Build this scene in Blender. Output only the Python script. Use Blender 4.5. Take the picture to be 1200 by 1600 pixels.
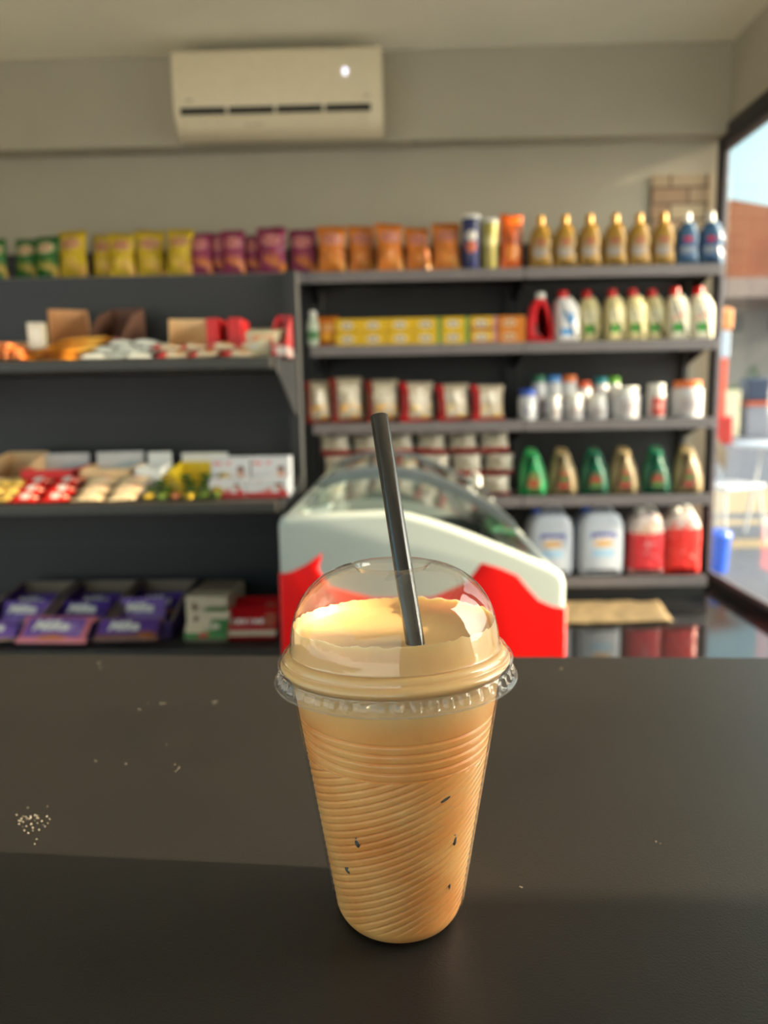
import bpy, bmesh, math, random
from mathutils import Vector, Matrix, noise

random.seed(7)
for o in list(bpy.data.objects):
    bpy.data.objects.remove(o)
SC = bpy.context.scene
COL = SC.collection

# ------------------------------------------------------------------ camera, sky, sun, exposure
FPX, CAM_H = 1200.0, 1.1
PITCH, ROLL, YAW = math.radians(8.5), math.radians(1.0), math.radians(1.3)
FW = Vector((-math.sin(YAW) * math.cos(PITCH), math.cos(YAW) * math.cos(PITCH), -math.sin(PITCH)))
R0 = Vector((math.cos(YAW), math.sin(YAW), 0))
U0 = R0.cross(FW)
RT = R0 * math.cos(ROLL) - U0 * math.sin(ROLL)
UP = U0 * math.cos(ROLL) + R0 * math.sin(ROLL)
cam_data = bpy.data.cameras.new('camera')
cam = bpy.data.objects.new('camera', cam_data)
COL.objects.link(cam)
m = Matrix((RT, UP, -FW)).transposed().to_4x4()
m.translation = Vector((0, 0, CAM_H))
cam.matrix_world = m
cam_data.sensor_fit = 'VERTICAL'
cam_data.sensor_height = 36.0
cam_data.lens = 36.0 * FPX / 1600.0
cam_data.clip_start = 0.01
cam_data.clip_end = 400
cam_data.dof.use_dof = True
cam_data.dof.focus_distance = 0.318
cam_data.dof.aperture_fstop = 27.0 / 3.7
SC.camera = cam

SUN_AZ = math.radians(-2.0)      # towards the camera side of the +X axis
SUN_EL = math.radians(17.5)
SUN_STRENGTH = 7.0
SKY_STRENGTH = 1.0
SKY_GLOW = (7.0, 6.2, 4.9)
SC.view_settings.view_transform = 'Standard'
SC.view_settings.look = 'None'
SC.view_settings.gamma = 1.0
SC.view_settings.exposure = 1.3
SC.view_settings.use_curve_mapping = False

world = bpy.data.worlds.new('sky')
SC.world = world
world.use_nodes = True
wn = world.node_tree
wn.nodes.clear()
wo = wn.nodes.new('ShaderNodeOutputWorld')
wb = wn.nodes.new('ShaderNodeBackground')
wt = wn.nodes.new('ShaderNodeTexCoord')
ws = wn.nodes.new('ShaderNodeSeparateXYZ')
wr = wn.nodes.new('ShaderNodeValToRGB')
wn.links.new(wt.outputs['Generated'], ws.inputs[0])
wn.links.new(ws.outputs['Z'], wr.inputs[0])
wr.color_ramp.elements[0].position = 0.0
wr.color_ramp.elements[0].color = (0.60, 0.56, 0.50, 1)
wr.color_ramp.elements[1].position = 0.9
wr.color_ramp.elements[1].color = (0.30, 0.48, 0.75, 1)
e = wr.color_ramp.elements.new(0.16)
e.color = (0.36, 0.54, 0.56, 1)
e = wr.color_ramp.elements.new(0.42)
e.color = (0.28, 0.48, 0.56, 1)
# warm glow of the sky around the low sun
wd = wn.nodes.new('ShaderNodeVectorMath')
wd.operation = 'DOT_PRODUCT'
wn.links.new(wt.outputs['Generated'], wd.inputs[0])
wd.inputs[1].default_value = (math.cos(SUN_AZ) * math.cos(SUN_EL), math.sin(SUN_AZ) * math.cos(SUN_EL), math.sin(SUN_EL))
wm = wn.nodes.new('ShaderNodeMath')
wm.operation = 'MAXIMUM'
wn.links.new(wd.outputs['Value'], wm.inputs[0])
wm.inputs[1].default_value = 0.0
wp_ = wn.nodes.new('ShaderNodeMath')
wp_.operation = 'POWER'
wn.links.new(wm.outputs[0], wp_.inputs[0])
wp_.inputs[1].default_value = 5.0
wg = wn.nodes.new('ShaderNodeMix')
wg.data_type = 'RGBA'
wg.blend_type = 'ADD'
wg.clamp_factor = False
wn.links.new(wp_.outputs[0], wg.inputs[0])
wn.links.new(wr.outputs[0], wg.inputs[6])
wg.inputs[7].default_value = (*SKY_GLOW, 1)
wn.links.new(wg.outputs[2], wb.inputs[0])
wb.inputs[1].default_value = SKY_STRENGTH
wn.links.new(wb.outputs[0], wo.inputs[0])

sl = bpy.data.lights.new('sun', 'SUN')
sl.energy = SUN_STRENGTH
sl.angle = math.radians(0.6)
sl.color = (1.0, 0.79, 0.52)
sun = bpy.data.objects.new('sun', sl)
COL.objects.link(sun)
to_sun = Vector((math.cos(SUN_AZ) * math.cos(SUN_EL), math.sin(SUN_AZ) * math.cos(SUN_EL), math.sin(SUN_EL)))
sun.rotation_euler = to_sun.to_track_quat('Z', 'Y').to_euler()
sun.location = to_sun * 30


def ray(px, py):
    return RT * ((px - 600) / FPX) - UP * ((py - 800) / FPX) + FW


def at(px, py, X=None, Y=None, z=None):
    d = ray(px, py)
    t = Y / d.y if Y is not None else ((z - CAM_H) / d.z if z is not None else X / d.x)
    return Vector((0, 0, CAM_H)) + d * t


def wx(px, py, Y):
    return at(px, py, Y=Y).x


# ------------------------------------------------------------------ materials
def srgb(r, g, b):
    f = lambda c: (c / 255 / 12.92) if c / 255 <= 0.04045 else ((c / 255 + 0.055) / 1.055) ** 2.4
    return (f(r), f(g), f(b))


class NT:
    def __init__(s, name):
        s.m = bpy.data.materials.new(name)
        s.m.use_nodes = True
        s.t = s.m.node_tree
        s.t.nodes.clear()
        s.out = s.t.nodes.new('ShaderNodeOutputMaterial')

    def n(s, kind, **kw):
        nd = s.t.nodes.new('ShaderNode' + kind)
        for k, v in kw.items():
            setattr(nd, k, v)
        return nd

    def put(s, sock, v):
        if isinstance(v, bpy.types.NodeSocket):
            s.t.links.new(v, sock)
        elif isinstance(v, tuple) and len(v) == 3 and sock.type == 'RGBA':
            sock.default_value = (*v, 1)
        else:
            sock.default_value = v

    def math(s, op, a, b=None, clamp=False):
        nd = s.n('Math', operation=op, use_clamp=clamp)
        s.put(nd.inputs[0], a)
        if b is not None:
            s.put(nd.inputs[1], b)
        return nd.outputs[0]

    def mix(s, fac, a, b):
        nd = s.n('Mix', data_type='RGBA')
        s.put(nd.inputs[0], fac)
        s.put(nd.inputs[6], a)
        s.put(nd.inputs[7], b)
        return nd.outputs[2]

    def noise(s, scale, detail=3.0, coord='Object'):
        tc = s.n('TexCoord')
        nd = s.n('TexNoise')
        nd.inputs['Scale'].default_value = scale
        nd.inputs['Detail'].default_value = detail
        s.t.links.new(tc.outputs[coord], nd.inputs['Vector'])
        return nd.outputs['Fac']

    def step(s, v, lo, hi):
        nd = s.n('MapRange', clamp=True)
        s.put(nd.inputs[0], v)
        nd.inputs[1].default_value = lo
        nd.inputs[2].default_value = hi
        return nd.outputs[0]

    def bump(s, h, strength, dist=0.01):
        nd = s.n('Bump')
        nd.inputs['Strength'].default_value = strength
        nd.inputs['Distance'].default_value = dist
        s.put(nd.inputs['Height'], h)
        return nd.outputs[0]


def mat(name, col, rough=0.5, metal=0.0, var=0.08, scale=30.0, bump=0.0, spec=0.5, sss=0.0, coat=0.0, emit=None):
    t = NT(name)
    b = t.n('BsdfPrincipled')
    nz = t.noise(scale)
    dark = tuple(c * (1 - var) for c in col)
    lite = tuple(min(1, c * (1 + var)) for c in col)
    t.put(b.inputs['Base Color'], t.mix(t.step(nz, 0.3, 0.7), dark, lite))
    b.inputs['Roughness'].default_value = rough
    b.inputs['Metallic'].default_value = metal
    b.inputs['Specular IOR Level'].default_value = spec
    b.inputs['Coat Weight'].default_value = coat
    if sss:
        b.inputs['Subsurface Weight'].default_value = sss
        b.inputs['Subsurface Radius'].default_value = (0.012, 0.007, 0.003)
        b.inputs['Subsurface Scale'].default_value = 0.6
    if emit:
        t.put(b.inputs['Emission Color'], emit[0])
        b.inputs['Emission Strength'].default_value = emit[1]
    if bump:
        t.put(b.inputs['Normal'], t.bump(nz, bump))
    t.t.links.new(b.outputs[0], t.out.inputs[0])
    return t.m


def clear(name, tint=(1, 1, 1), ior=1.45, rough=0.03, haze=0.0, hazecol=(0.8, 0.8, 0.8), bump=0.0, bscale=60.0, refl=1.0):
    """thin clear sheet (window pane, PET wall): lets light straight through, reflects by Fresnel"""
    t = NT(name)
    geo = t.n('NewGeometry')
    dot = t.n('VectorMath', operation='DOT_PRODUCT')
    t.put(dot.inputs[0], geo.outputs['Normal'])
    t.put(dot.inputs[1], geo.outputs['Incoming'])
    f0 = ((ior - 1) / (ior + 1)) ** 2
    cosi = t.math('ABSOLUTE', dot.outputs['Value'])
    fres = t.math('ADD', t.math('MULTIPLY', t.math('POWER', t.math('SUBTRACT', 1.0, cosi, True), 5.0), 1 - f0), f0)
    tr = t.n('BsdfTransparent')
    tr.inputs[0].default_value = (*tint, 1)
    gl = t.n('BsdfGlossy')
    gl.inputs['Roughness'].default_value = rough
    if bump:
        nb = t.bump(t.noise(bscale), bump, 0.003)
        t.put(gl.inputs['Normal'], nb)
        t.put(dot.inputs[0], nb)
    mx = t.n('MixShader')
    t.put(mx.inputs[0], t.math('MULTIPLY', fres, refl, True))
    base = tr.outputs[0]
    if haze:
        df = t.n('BsdfDiffuse')
        df.inputs[0].default_value = (*hazecol, 1)
        hm = t.n('MixShader')
        hm.inputs[0].default_value = haze
        t.t.links.new(base, hm.inputs[1])
        t.t.links.new(df.outputs[0], hm.inputs[2])
        base = hm.outputs[0]
    t.t.links.new(base, mx.inputs[1])
    t.t.links.new(gl.outputs[0], mx.inputs[2])
    t.t.links.new(mx.outputs[0], t.out.inputs[0])
    return t.m


def pack(name, base, marks=(), rough=0.35, print_var=0.10, blobs=None, bump=0.0, axes='XZ', facing=True, spec=0.5):
    """printed packaging: base colour + printed marks placed in the object's own bounding box (front side)
    mark = (shape, cx, cz, rx, rz, colour[, speckle])"""
    t = NT(name)
    tc = t.n('TexCoord')
    sp = t.n('SeparateXYZ')
    t.t.links.new(tc.outputs['Generated'], sp.inputs[0])
    u, v = sp.outputs[axes[0]], sp.outputs[axes[1]]
    sn = t.n('SeparateXYZ')
    t.t.links.new(tc.outputs['Normal'], sn.inputs[0])
    third = [a for a in 'XYZ' if a not in axes][0]
    if third == 'Y':
        front = t.step(t.math('MULTIPLY', sn.outputs['Y'], -1.0), 0.1, 0.3)
    else:
        front = t.step(sn.outputs[third], 0.1, 0.3)
    nz = t.noise(45.0)
    col = t.mix(t.step(nz, 0.3, 0.7), tuple(c * (1 - print_var) for c in base), tuple(min(1, c * (1 + print_var)) for c in base))
    if blobs:
        vo = t.n('TexVoronoi')
        vo.inputs['Scale'].default_value = blobs[2]
        t.t.links.new(tc.outputs['Object'], vo.inputs['Vector'])
        bm_ = t.math('MULTIPLY', t.step(vo.outputs['Distance'], 0.55, 0.35), t.math('MULTIPLY', t.step(v, blobs[3], blobs[3] - 0.15), front))
        col = t.mix(bm_, col, t.mix(t.step(nz, 0.4, 0.6), blobs[0], blobs[1]))
    for mk in marks:
        sh, cx, cz, rx, rz, c = mk[:6]
        a = t.math('DIVIDE', t.math('SUBTRACT', u, cx), rx)
        b = t.math('DIVIDE', t.math('SUBTRACT', v, cz), rz)
        if sh == 'e':
            d = t.math('ADD', t.math('MULTIPLY', a, a), t.math('MULTIPLY', b, b))
        elif sh == 'd':
            d = t.math('ADD', t.math('ABSOLUTE', a), t.math('ABSOLUTE', b))
        else:
            d = t.math('MAXIMUM', t.math('ABSOLUTE', a), t.math('ABSOLUTE', b))
        k = t.step(d, 1.05, 0.95)
        if facing:
            k = t.math('MULTIPLY', k, front)
        if len(mk) > 6:
            k = t.math('MULTIPLY', k, t.step(t.noise(mk[6], 1.0), 0.46, 0.54))
        col = t.mix(k, col, c)
    b = t.n('BsdfPrincipled')
    t.put(b.inputs['Base Color'], col)
    b.inputs['Roughness'].default_value = rough
    b.inputs['Specular IOR Level'].default_value = spec
    if bump:
        t.put(b.inputs['Normal'], t.bump(t.noise(28.0, 2.0), bump, 0.02))
    t.t.links.new(b.outputs[0], t.out.inputs[0])
    return t.m


# ------------------------------------------------------------------ mesh builder
class MB:
    def __init__(s):
        s.v, s.f, s.mi, s.cur = [], [], [], 0
        s.T = Matrix.Identity(4)

    def mat(s, i):
        s.cur = i
        return s

    def add(s, vs, fs):
        b = len(s.v)
        s.v += [tuple(s.T @ Vector(p)) for p in vs]
        for f in fs:
            s.f.append([i + b for i in f])
            s.mi.append(s.cur)
        return s

    def box(s, c, d):
        x, y, z = c
        a, b, h = d[0] / 2, d[1] / 2, d[2] / 2
        vs = [(x + i * a, y + j * b, z + k * h) for k in (-1, 1) for j in (-1, 1) for i in (-1, 1)]
        return s.add(vs, [(0, 2, 3, 1), (4, 5, 7, 6), (0, 1, 5, 4), (2, 6, 7, 3), (0, 4, 6, 2), (1, 3, 7, 5)])

    def span(s, x0, x1, y0, y1, z0, z1):
        return s.box(((x0 + x1) / 2, (y0 + y1) / 2, (z0 + z1) / 2), (x1 - x0, y1 - y0, z1 - z0))

    def loft(s, rings, cap0=True, cap1=True, closed=True):
        n = len(rings[0])
        vs = [p for r in rings for p in r]
        fs = []
        for i in range(len(rings) - 1):
            for j in range(n if closed else n - 1):
                k = (j + 1) % n
                fs.append((i * n + j, i * n + k, (i + 1) * n + k, (i + 1) * n + j))
        if cap0:
            fs.append(tuple(reversed(range(n))))
        if cap1:
            fs.append(tuple((len(rings) - 1) * n + j for j in range(n)))
        return s.add(vs, fs)

    def lathe(s, prof, seg=32, c=(0, 0), cap0=True, cap1=True):
        return s.loft([[(c[0] + r * math.cos(2 * math.pi * j / seg), c[1] + r * math.sin(2 * math.pi * j / seg), z) for j in range(seg)] for r, z in prof], cap0, cap1)

    def slab(s, pts, depth, rnd, y=0.0, steps=4):
        """outline in XZ, depth along Y, rounded rims (points given clockwise or not; inset towards the middle)"""
        n = len(pts)
        area = sum(pts[i][0] * pts[(i + 1) % n][1] - pts[(i + 1) % n][0] * pts[i][1] for i in range(n))
        if area < 0:
            pts = pts[::-1]
        nor = []
        for i in range(n):
            a, b, c = Vector(pts[i - 1]), Vector(pts[i]), Vector(pts[(i + 1) % n])
            e1, e2 = (b - a).normalized(), (c - b).normalized()
            t = (e1 + e2)
            t = t.normalized() if t.length > 1e-6 else e1
            nor.append(Vector((-t.y, t.x)))
        rings = []
        lay = [(-depth / 2 + rnd * (1 - math.cos(math.pi / 2 * k / steps)), rnd * (1 - math.sin(math.pi / 2 * k / steps))) for k in range(steps + 1)]
        lay += [(-yy, ii) for yy, ii in lay[::-1]]
        for yy, ii in lay:
            rings.append([(p[0] + q.x * ii, y + yy, p[1] + q.y * ii) for p, q in zip(pts, nor)])
        return s.loft(rings)

    def tube(s, path, r, seg=10, cap=True):
        P = [Vector(p) for p in path]
        rs = r if isinstance(r, (list, tuple)) else [r] * len(P)
        rings = []
        up = None
        for i, p in enumerate(P):
            t = (P[min(i + 1, len(P) - 1)] - P[max(i - 1, 0)]).normalized()
            if up is None:
                up = Vector((0, 0, 1)) if abs(t.z) < 0.9 else Vector((0, 1, 0))
            a = (up - t * up.dot(t)).normalized()
            b = t.cross(a)
            up = a
            rings.append([tuple(p + (a * math.cos(2 * math.pi * j / seg) + b * math.sin(2 * math.pi * j / seg)) * rs[i]) for j in range(seg)])
        return s.loft(rings, cap, cap)

    def ell(s, c, r, seg=14, rings=8):
        pr = [(math.sin(math.pi * k / rings), -math.cos(math.pi * k / rings)) for k in range(rings + 1)]
        pr[0] = (0.02, -1)
        pr[-1] = (0.02, 1)
        return s.loft([[(c[0] + r[0] * q * math.cos(2 * math.pi * j / seg), c[1] + r[1] * q * math.sin(2 * math.pi * j / seg), c[2] + r[2] * z) for j in range(seg)] for q, z in pr])

    def pillow(s, W, Hh, T, nu=14, nv=16, seed=0, crimp=0.07, wr=0.12):
        """sealed foil bag standing in XZ, base at z=0"""
        def pt(i, j, side):
            u, v = i / nu, j / nv
            a = max(0.0, (v - crimp) / (1 - 2 * crimp))
            inn = 0 if (v <= crimp or v >= 1 - crimp) else math.sin(math.pi * min(1, a)) ** 0.45
            w = W * (1 - 0.09 * inn)
            su = math.sin(math.pi * u) ** 0.65 if 0 < u < 1 else 0
            n = noise.noise(Vector((u * 3.1 + seed * 5.3, v * 4.3, side * 2.7 + seed)))
            n2 = noise.noise(Vector((u * 8 + seed * 3.3, v * 9, side * 4.7)))
            y = side * T / 2 * su * inn * (1 + wr * 2.2 * n) + T * 0.12 * wr * 3 * n2 * inn
            zz = Hh * v + Hh * 0.012 * math.sin(u * 37 + seed) * (1 if v > 0.9 else 0)
            x = (u - 0.5) * w + W * 0.02 * noise.noise(Vector((v * 5, seed * 2.2, u * 2)))
            return (x, y, zz)
        F = [[pt(i, j, -1) for i in range(nu + 1)] for j in range(nv + 1)]
        B = [[pt(i, j, 1) for i in range(nu + 1)] for j in range(nv + 1)]
        rings = [f + b[::-1][1:-1] for f, b in zip(F, B)]
        return s.loft(rings)

    def carton(s, w, d, h, hb=None, hf=None, t=0.003, sl=True):
        """open display carton: front edge height hf, back hb, sloping sides; base at z=0, centred"""
        hb = hb or h
        hf = hf or h
        s.span(-w / 2, w / 2, -d / 2, d / 2, 0, t)
        s.span(-w / 2, w / 2, -d / 2, -d / 2 + t, 0, hf)
        s.span(-w / 2, w / 2, d / 2 - t, d / 2, 0, hb)
        for sx in (-1, 1):
            xa, xb = sx * w / 2, sx * (w / 2 - t)
            mid = hf + (hb - hf) * 0.75 if sl else hb
            prof = [(-d / 2, 0), (d / 2, 0), (d / 2, hb), (0.02 * d, mid), (-d / 2, hf)]
            s.loft([[(xa, y, z) for y, z in prof], [(xb, y, z) for y, z in prof]])
        return s

    def build(s, name, mats, parent=None, smooth=False, bevel=0.0, seg=2, loc=None, angle=None):
        me = bpy.data.meshes.new(name)
        me.from_pydata(s.v, [], s.f)
        mats = mats if isinstance(mats, (list, tuple)) else [mats]
        for q in mats:
            me.materials.append(q)
        me.polygons.foreach_set('material_index', s.mi)
        bm = bmesh.new()
        bm.from_mesh(me)
        bmesh.ops.recalc_face_normals(bm, faces=bm.faces)
        if bevel:
            ed = [e_ for e_ in bm.edges if len(e_.link_faces) == 2 and e_.calc_face_angle(0) > 0.6]
            bmesh.ops.bevel(bm, geom=ed, offset=bevel, segments=seg, affect='EDGES', profile=0.5, clamp_overlap=True)
        if smooth:
            for f in bm.faces:
                f.smooth = True
            lim = math.radians(angle or 50)
            for e_ in bm.edges:
                if len(e_.link_faces) == 2 and e_.calc_face_angle(0) > lim:
                    e_.smooth = False
        bm.to_mesh(me)
        bm.free()
        o = bpy.data.objects.new(name, me)
        COL.objects.link(o)
        if parent is not None:
            o.parent = parent
        if loc is not None:
            o.location = loc
        return o


def letters(txt, size, parent, material, loc, rot=(math.pi / 2, 0, 0), shear=0.0, bold=0.0, name='lettering', depth=0.0006):
    cu = bpy.data.curves.new('text', 'FONT')
    cu.body = txt
    cu.size = size
    cu.shear = shear
    cu.offset = bold
    cu.extrude = depth
    cu.align_x = 'CENTER'
    cu.align_y = 'CENTER'
    tmp = bpy.data.objects.new('tmp', cu)
    COL.objects.link(tmp)
    dg = bpy.context.evaluated_depsgraph_get()
    me = bpy.data.meshes.new_from_object(tmp.evaluated_get(dg))
    bpy.data.objects.remove(tmp)
    me.materials.clear()
    me.materials.append(material)
    o = bpy.data.objects.new(name, me)
    COL.objects.link(o)
    o.parent = parent
    o.location = loc
    o.rotation_euler = rot
    return o


def tag(o, label, cat, group=None, kind=None):
    o['label'] = label
    o['category'] = cat
    if group:
        o['group'] = group
    if kind:
        o['kind'] = kind
    return o


def thing(name, label, cat, loc=(0, 0, 0), rz=0.0, group=None):
    o = bpy.data.objects.new(name, None)
    o.empty_display_size = 0.05
    COL.objects.link(o)
    o.location = loc
    o.rotation_euler = (0, 0, rz)
    return tag(o, label, cat, group)


def struct(o):
    o['kind'] = 'structure'
    return o


def dup(root, loc, rz=0.0, label=None, group=None, rot=None, scale=None):
    r = root.copy()
    COL.objects.link(r)
    r.location = loc
    r.rotation_euler = rot if rot else (0, 0, rz)
    if scale:
        r.scale = scale if isinstance(scale, (tuple, list)) else (scale,) * 3
    if label:
        r['label'] = label
    if group:
        r['group'] = group
    for ch in list(root.children):
        c = ch.copy()
        COL.objects.link(c)
        c.parent = r
        for g in ch.children:
            d = g.copy()
            COL.objects.link(d)
            d.parent = c
    return r


ORD = ['leftmost', 'second from left', 'third from left', 'fourth from left', 'fifth from left', 'sixth from left', 'seventh from left', 'eighth from left']


def nth(i, n):
    return 'rightmost' if i == n - 1 and n > 1 else ORD[i]


# ------------------------------------------------------------------ shared materials
M = {}
M['wall'] = mat('taupe_wall_paint', srgb(172, 166, 149), 0.85, var=0.03, scale=3, bump=0.03)
M['ceiling'] = mat('warm_ceiling_paint', srgb(240, 236, 218), 0.9, var=0.03, scale=2)
M['black_metal'] = mat('black_powder_coat', (0.016, 0.016, 0.017), 0.45, var=0.12, scale=8)
M['panel_metal'] = mat('charcoal_shelf_panel', (0.013, 0.013, 0.014), 0.5, var=0.12, scale=4)
M['rail'] = mat('grey_price_rail', srgb(112, 106, 108), 0.4, var=0.06, scale=12)
M['dark_rail'] = mat('dark_shelf_edge', srgb(52, 50, 47), 0.45, var=0.08, scale=12)
M['frame'] = mat('black_aluminium', (0.012, 0.012, 0.015), 0.35, var=0.1)
M['frame_grey'] = mat('grey_aluminium', srgb(110, 104, 108), 0.4, metal=0.3, var=0.05)
M['white_plastic'] = mat('white_plastic', (0.78, 0.77, 0.73), 0.35, var=0.02)
M['cream_plastic'] = mat('cream_plastic', srgb(228, 216, 186), 0.4, var=0.02)
M['dark'] = mat('dark_gap', (0.01, 0.01, 0.01), 0.7)
M['cardboard'] = mat('brown_cardboard', srgb(190, 140, 95), 0.8, var=0.08)
M['dark_cardboard'] = mat('dark_brown_cardboard', srgb(96, 60, 42), 0.7, var=0.1)
M['beige_card'] = mat('beige_card', srgb(222, 186, 140), 0.75, var=0.06)
M['grey_card'] = mat('grey_cardboard', srgb(140, 122, 105), 0.8, var=0.08)
M['white_card'] = mat('white_card', srgb(226, 226, 222), 0.5, var=0.03)
M['red_card'] = mat('red_card', srgb(214, 22, 22), 0.4, var=0.05)
M['yellow_card'] = mat('yellow_card', srgb(226, 196, 40), 0.45, var=0.06)
M['white'] = mat('white_print', (0.85, 0.84, 0.80), 0.5, var=0.02)
M['cap_red'] = mat('red_cap', srgb(206, 30, 28), 0.35, var=0.04)
M['cap_gold'] = mat('gold_cap', srgb(184, 136, 46), 0.35, metal=0.2, var=0.04)
M['cap_white'] = mat('white_cap', srgb(230, 228, 220), 0.35, var=0.03)

# ------------------------------------------------------------------ room shell
WALL_Y, BEAM_Y, WIN_X, CEIL_Z = 4.48, 4.34, 1.76, 2.90
LEFT_X, REAR_Y = -3.4, -3.2


def floor_material():
    t = NT('polished_black_granite')
    b = t.n('BsdfPrincipled')
    vo = t.n('TexVoronoi')
    tc = t.n('TexCoord')
    vo.inputs['Scale'].default_value = 60
    t.t.links.new(tc.outputs['Object'], vo.inputs['Vector'])
    k = t.step(vo.outputs['Distance'], 0.25, 0.1)
    col = t.mix(k, (0.012, 0.012, 0.013), (0.07, 0.06, 0.055))
    t.put(b.inputs['Base Color'], col)
    b.inputs['Roughness'].default_value = 0.07
    b.inputs['Specular IOR Level'].default_value = 0.9
    t.t.links.new(b.outputs[0], t.out.inputs[0])
    return t.m


struct(MB().span(LEFT_X, WIN_X + 0.1, REAR_Y, WALL_Y, -0.1, 0).build('floor', floor_material()))
struct(MB().span(LEFT_X, WIN_X + 0.2, REAR_Y, WALL_Y + 0.2, CEIL_Z, CEIL_Z + 0.12).build('ceiling', M['ceiling']))
struct(MB().span(LEFT_X, WIN_X + 0.03, WALL_Y, WALL_Y + 0.2, 0, CEIL_Z).build('wall_back', M['wall']))
struct(MB().span(LEFT_X, WIN_X, BEAM_Y, WALL_Y, 2.45, CEIL_Z).build('trim_1', M['wall'], bevel=0.006))
rw = MB().span(WIN_X, WIN_X + 0.2, REAR_Y, WALL_Y, 2.50, CEIL_Z)
rw.span(WIN_X, WIN_X + 0.2, REAR_Y, 0.245, 0, 2.50)
rw.span(WIN_X + 0.001, WIN_X + 0.2, 1.80, 1.98, 0, 2.50)  # unseen pier between the windows, added to keep sun off the sweets gondola
struct(rw.build('wall_right', M['wall']))
struct(MB().span(0.5, WIN_X + 0.2, REAR_Y - 0.2, REAR_Y, 0, CEIL_Z).span(LEFT_X - 0.2, 0.5, REAR_Y - 0.2, REAR_Y, 2.6, CEIL_Z).build('wall_front', mat('white_wall_paint', srgb(232, 226, 212), 0.85, var=0.02, scale=3)))
struct(MB().span(LEFT_X - 0.2, LEFT_X, 1.2, WALL_Y, 0, CEIL_Z).build('wall_left', M['wall']))


def brick_material():
    t = NT('pale_split_stone')
    tc = t.n('TexCoord')
    sp = t.n('SeparateXYZ')
    t.t.links.new(tc.outputs['Object'], sp.inputs[0])
    cb = t.n('CombineXYZ')
    t.t.links.new(sp.outputs['X'], cb.inputs[0])
    t.t.links.new(sp.outputs['Z'], cb.inputs[1])
    br = t.n('TexBrick')
    br.inputs['Scale'].default_value = 1.0
    br.inputs['Brick Width'].default_value = 0.2
    br.inputs['Row Height'].default_value = 0.085
    br.inputs['Mortar Size'].default_value = 0.006
    br.inputs['Color1'].default_value = (*srgb(186, 166, 134), 1)
    br.inputs['Color2'].default_value = (*srgb(160, 128, 100), 1)
    br.inputs['Mortar'].default_value = (*srgb(96, 74, 58), 1)
    t.t.links.new(cb.outputs[0], br.inputs['Vector'])
    b = t.n('BsdfPrincipled')
    b.inputs['Roughness'].default_value = 0.8
    t.t.links.new(br.outputs['Color'], b.inputs['Base Color'])
    t.t.links.new(b.outputs[0], t.out.inputs[0])
    return t.m


bk = MB().span(1.40, 1.715, WALL_Y - 0.02, WALL_Y - 0.001, 1.75, 2.275)
struct(bk.build('trim_2', brick_material(), bevel=0.003))

# window on the right: black frame with grey inner profile, one pane
win = MB()
x0, x1 = WIN_X - 0.012, WIN_X + 0.032
WY0, WY1, WZ0, WZ1 = 0.245, 4.46, 0.0, 2.50
M['pane'] = clear('window_glass', (0.97, 0.99, 0.99), 1.5, 0.0)
for k, (ya, yb) in enumerate(((1.98, WY1), (WY0, 1.80))):
    win = MB()
    win.span(x0, x1, ya, yb, WZ1 - 0.09, WZ1).span(x0, x1, ya, yb, WZ0, WZ0 + 0.055)
    win.span(x0, x1, yb - 0.05, yb, WZ0 + 0.055, WZ1 - 0.09).span(x0, x1, ya, ya + 0.03, WZ0 + 0.055, WZ1 - 0.09)
    wf = struct(win.build('window_%d' % (k + 1), M['frame'], bevel=0.003))
    xa, xb = WIN_X + 0.004, WIN_X + 0.028
    ip = MB()
    ip.span(xa, xb, ya + 0.03, yb - 0.05, WZ1 - 0.13, WZ1 - 0.09).span(xa, xb, ya + 0.03, yb - 0.05, WZ0 + 0.055, WZ0 + 0.078)
    ip.span(xa, xb, yb - 0.075, yb - 0.05, WZ0 + 0.078, WZ1 - 0.13)
    ip.build('window_bead', M['frame_grey'], wf, bevel=0.003)
    MB().span(WIN_X + 0.013, WIN_X + 0.018, ya + 0.03, yb - 0.06, WZ0 + 0.07, WZ1 - 0.12).build('pane', M['pane'], wf)
# ------------------------------------------------------------------ air conditioner
ac = thing('air_conditioner', 'white wall-mounted split air conditioner under the ceiling', 'air conditioner', (-0.595, BEAM_Y, 2.445))
W, D, Hh = 1.06, 0.215, 0.395
prof = [(0, 0.02), (-0.05, 0.0), (-0.11, 0.0), (-0.165, 0.03), (-0.20, 0.085), (-0.212, 0.15), (-D, 0.37), (-0.205, 0.388), (-0.19, Hh), (0, Hh)]
b = MB()
b.loft([[(x, y, z) for y, z in prof] for x in (-W / 2, W / 2)])
b.build('body', M['cream_plastic'], ac, smooth=True, bevel=0.006, angle=35)
b = MB()
for k in range(4):
    b.box((-W * 0.36 + k * W * 0.232, -0.2055, 0.105), (W * 0.216, 0.012, 0.032))
b.build('air_slot', M['dark'], ac)
b = MB()
fl = [(-0.208, 0.088), (-0.165, 0.026), (-0.168, 0.022), (-0.215, 0.082)]
b.loft([[(x, y, z) for y, z in fl] for x in (-W * 0.45, W * 0.42)])
b.build('louvre', M['cream_plastic'], ac, bevel=0.001)
b = MB()
M['led'] = mat('white_display_light', (0.6, 0.62, 0.8), 0.4, emit=((0.75, 0.78, 1.0), 0.9))
for dx, dz in ((0, 0.012), (0.008, 0.004), (-0.006, -0.002), (0.003, -0.012)):
    b.box((W * 0.325 + dx, -0.2185, 0.272 + dz), (0.014, 0.003, 0.009))
b.build('display', M['led'], ac)
M['grey_print'] = mat('grey_print', srgb(150, 142, 122), 0.5)
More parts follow.
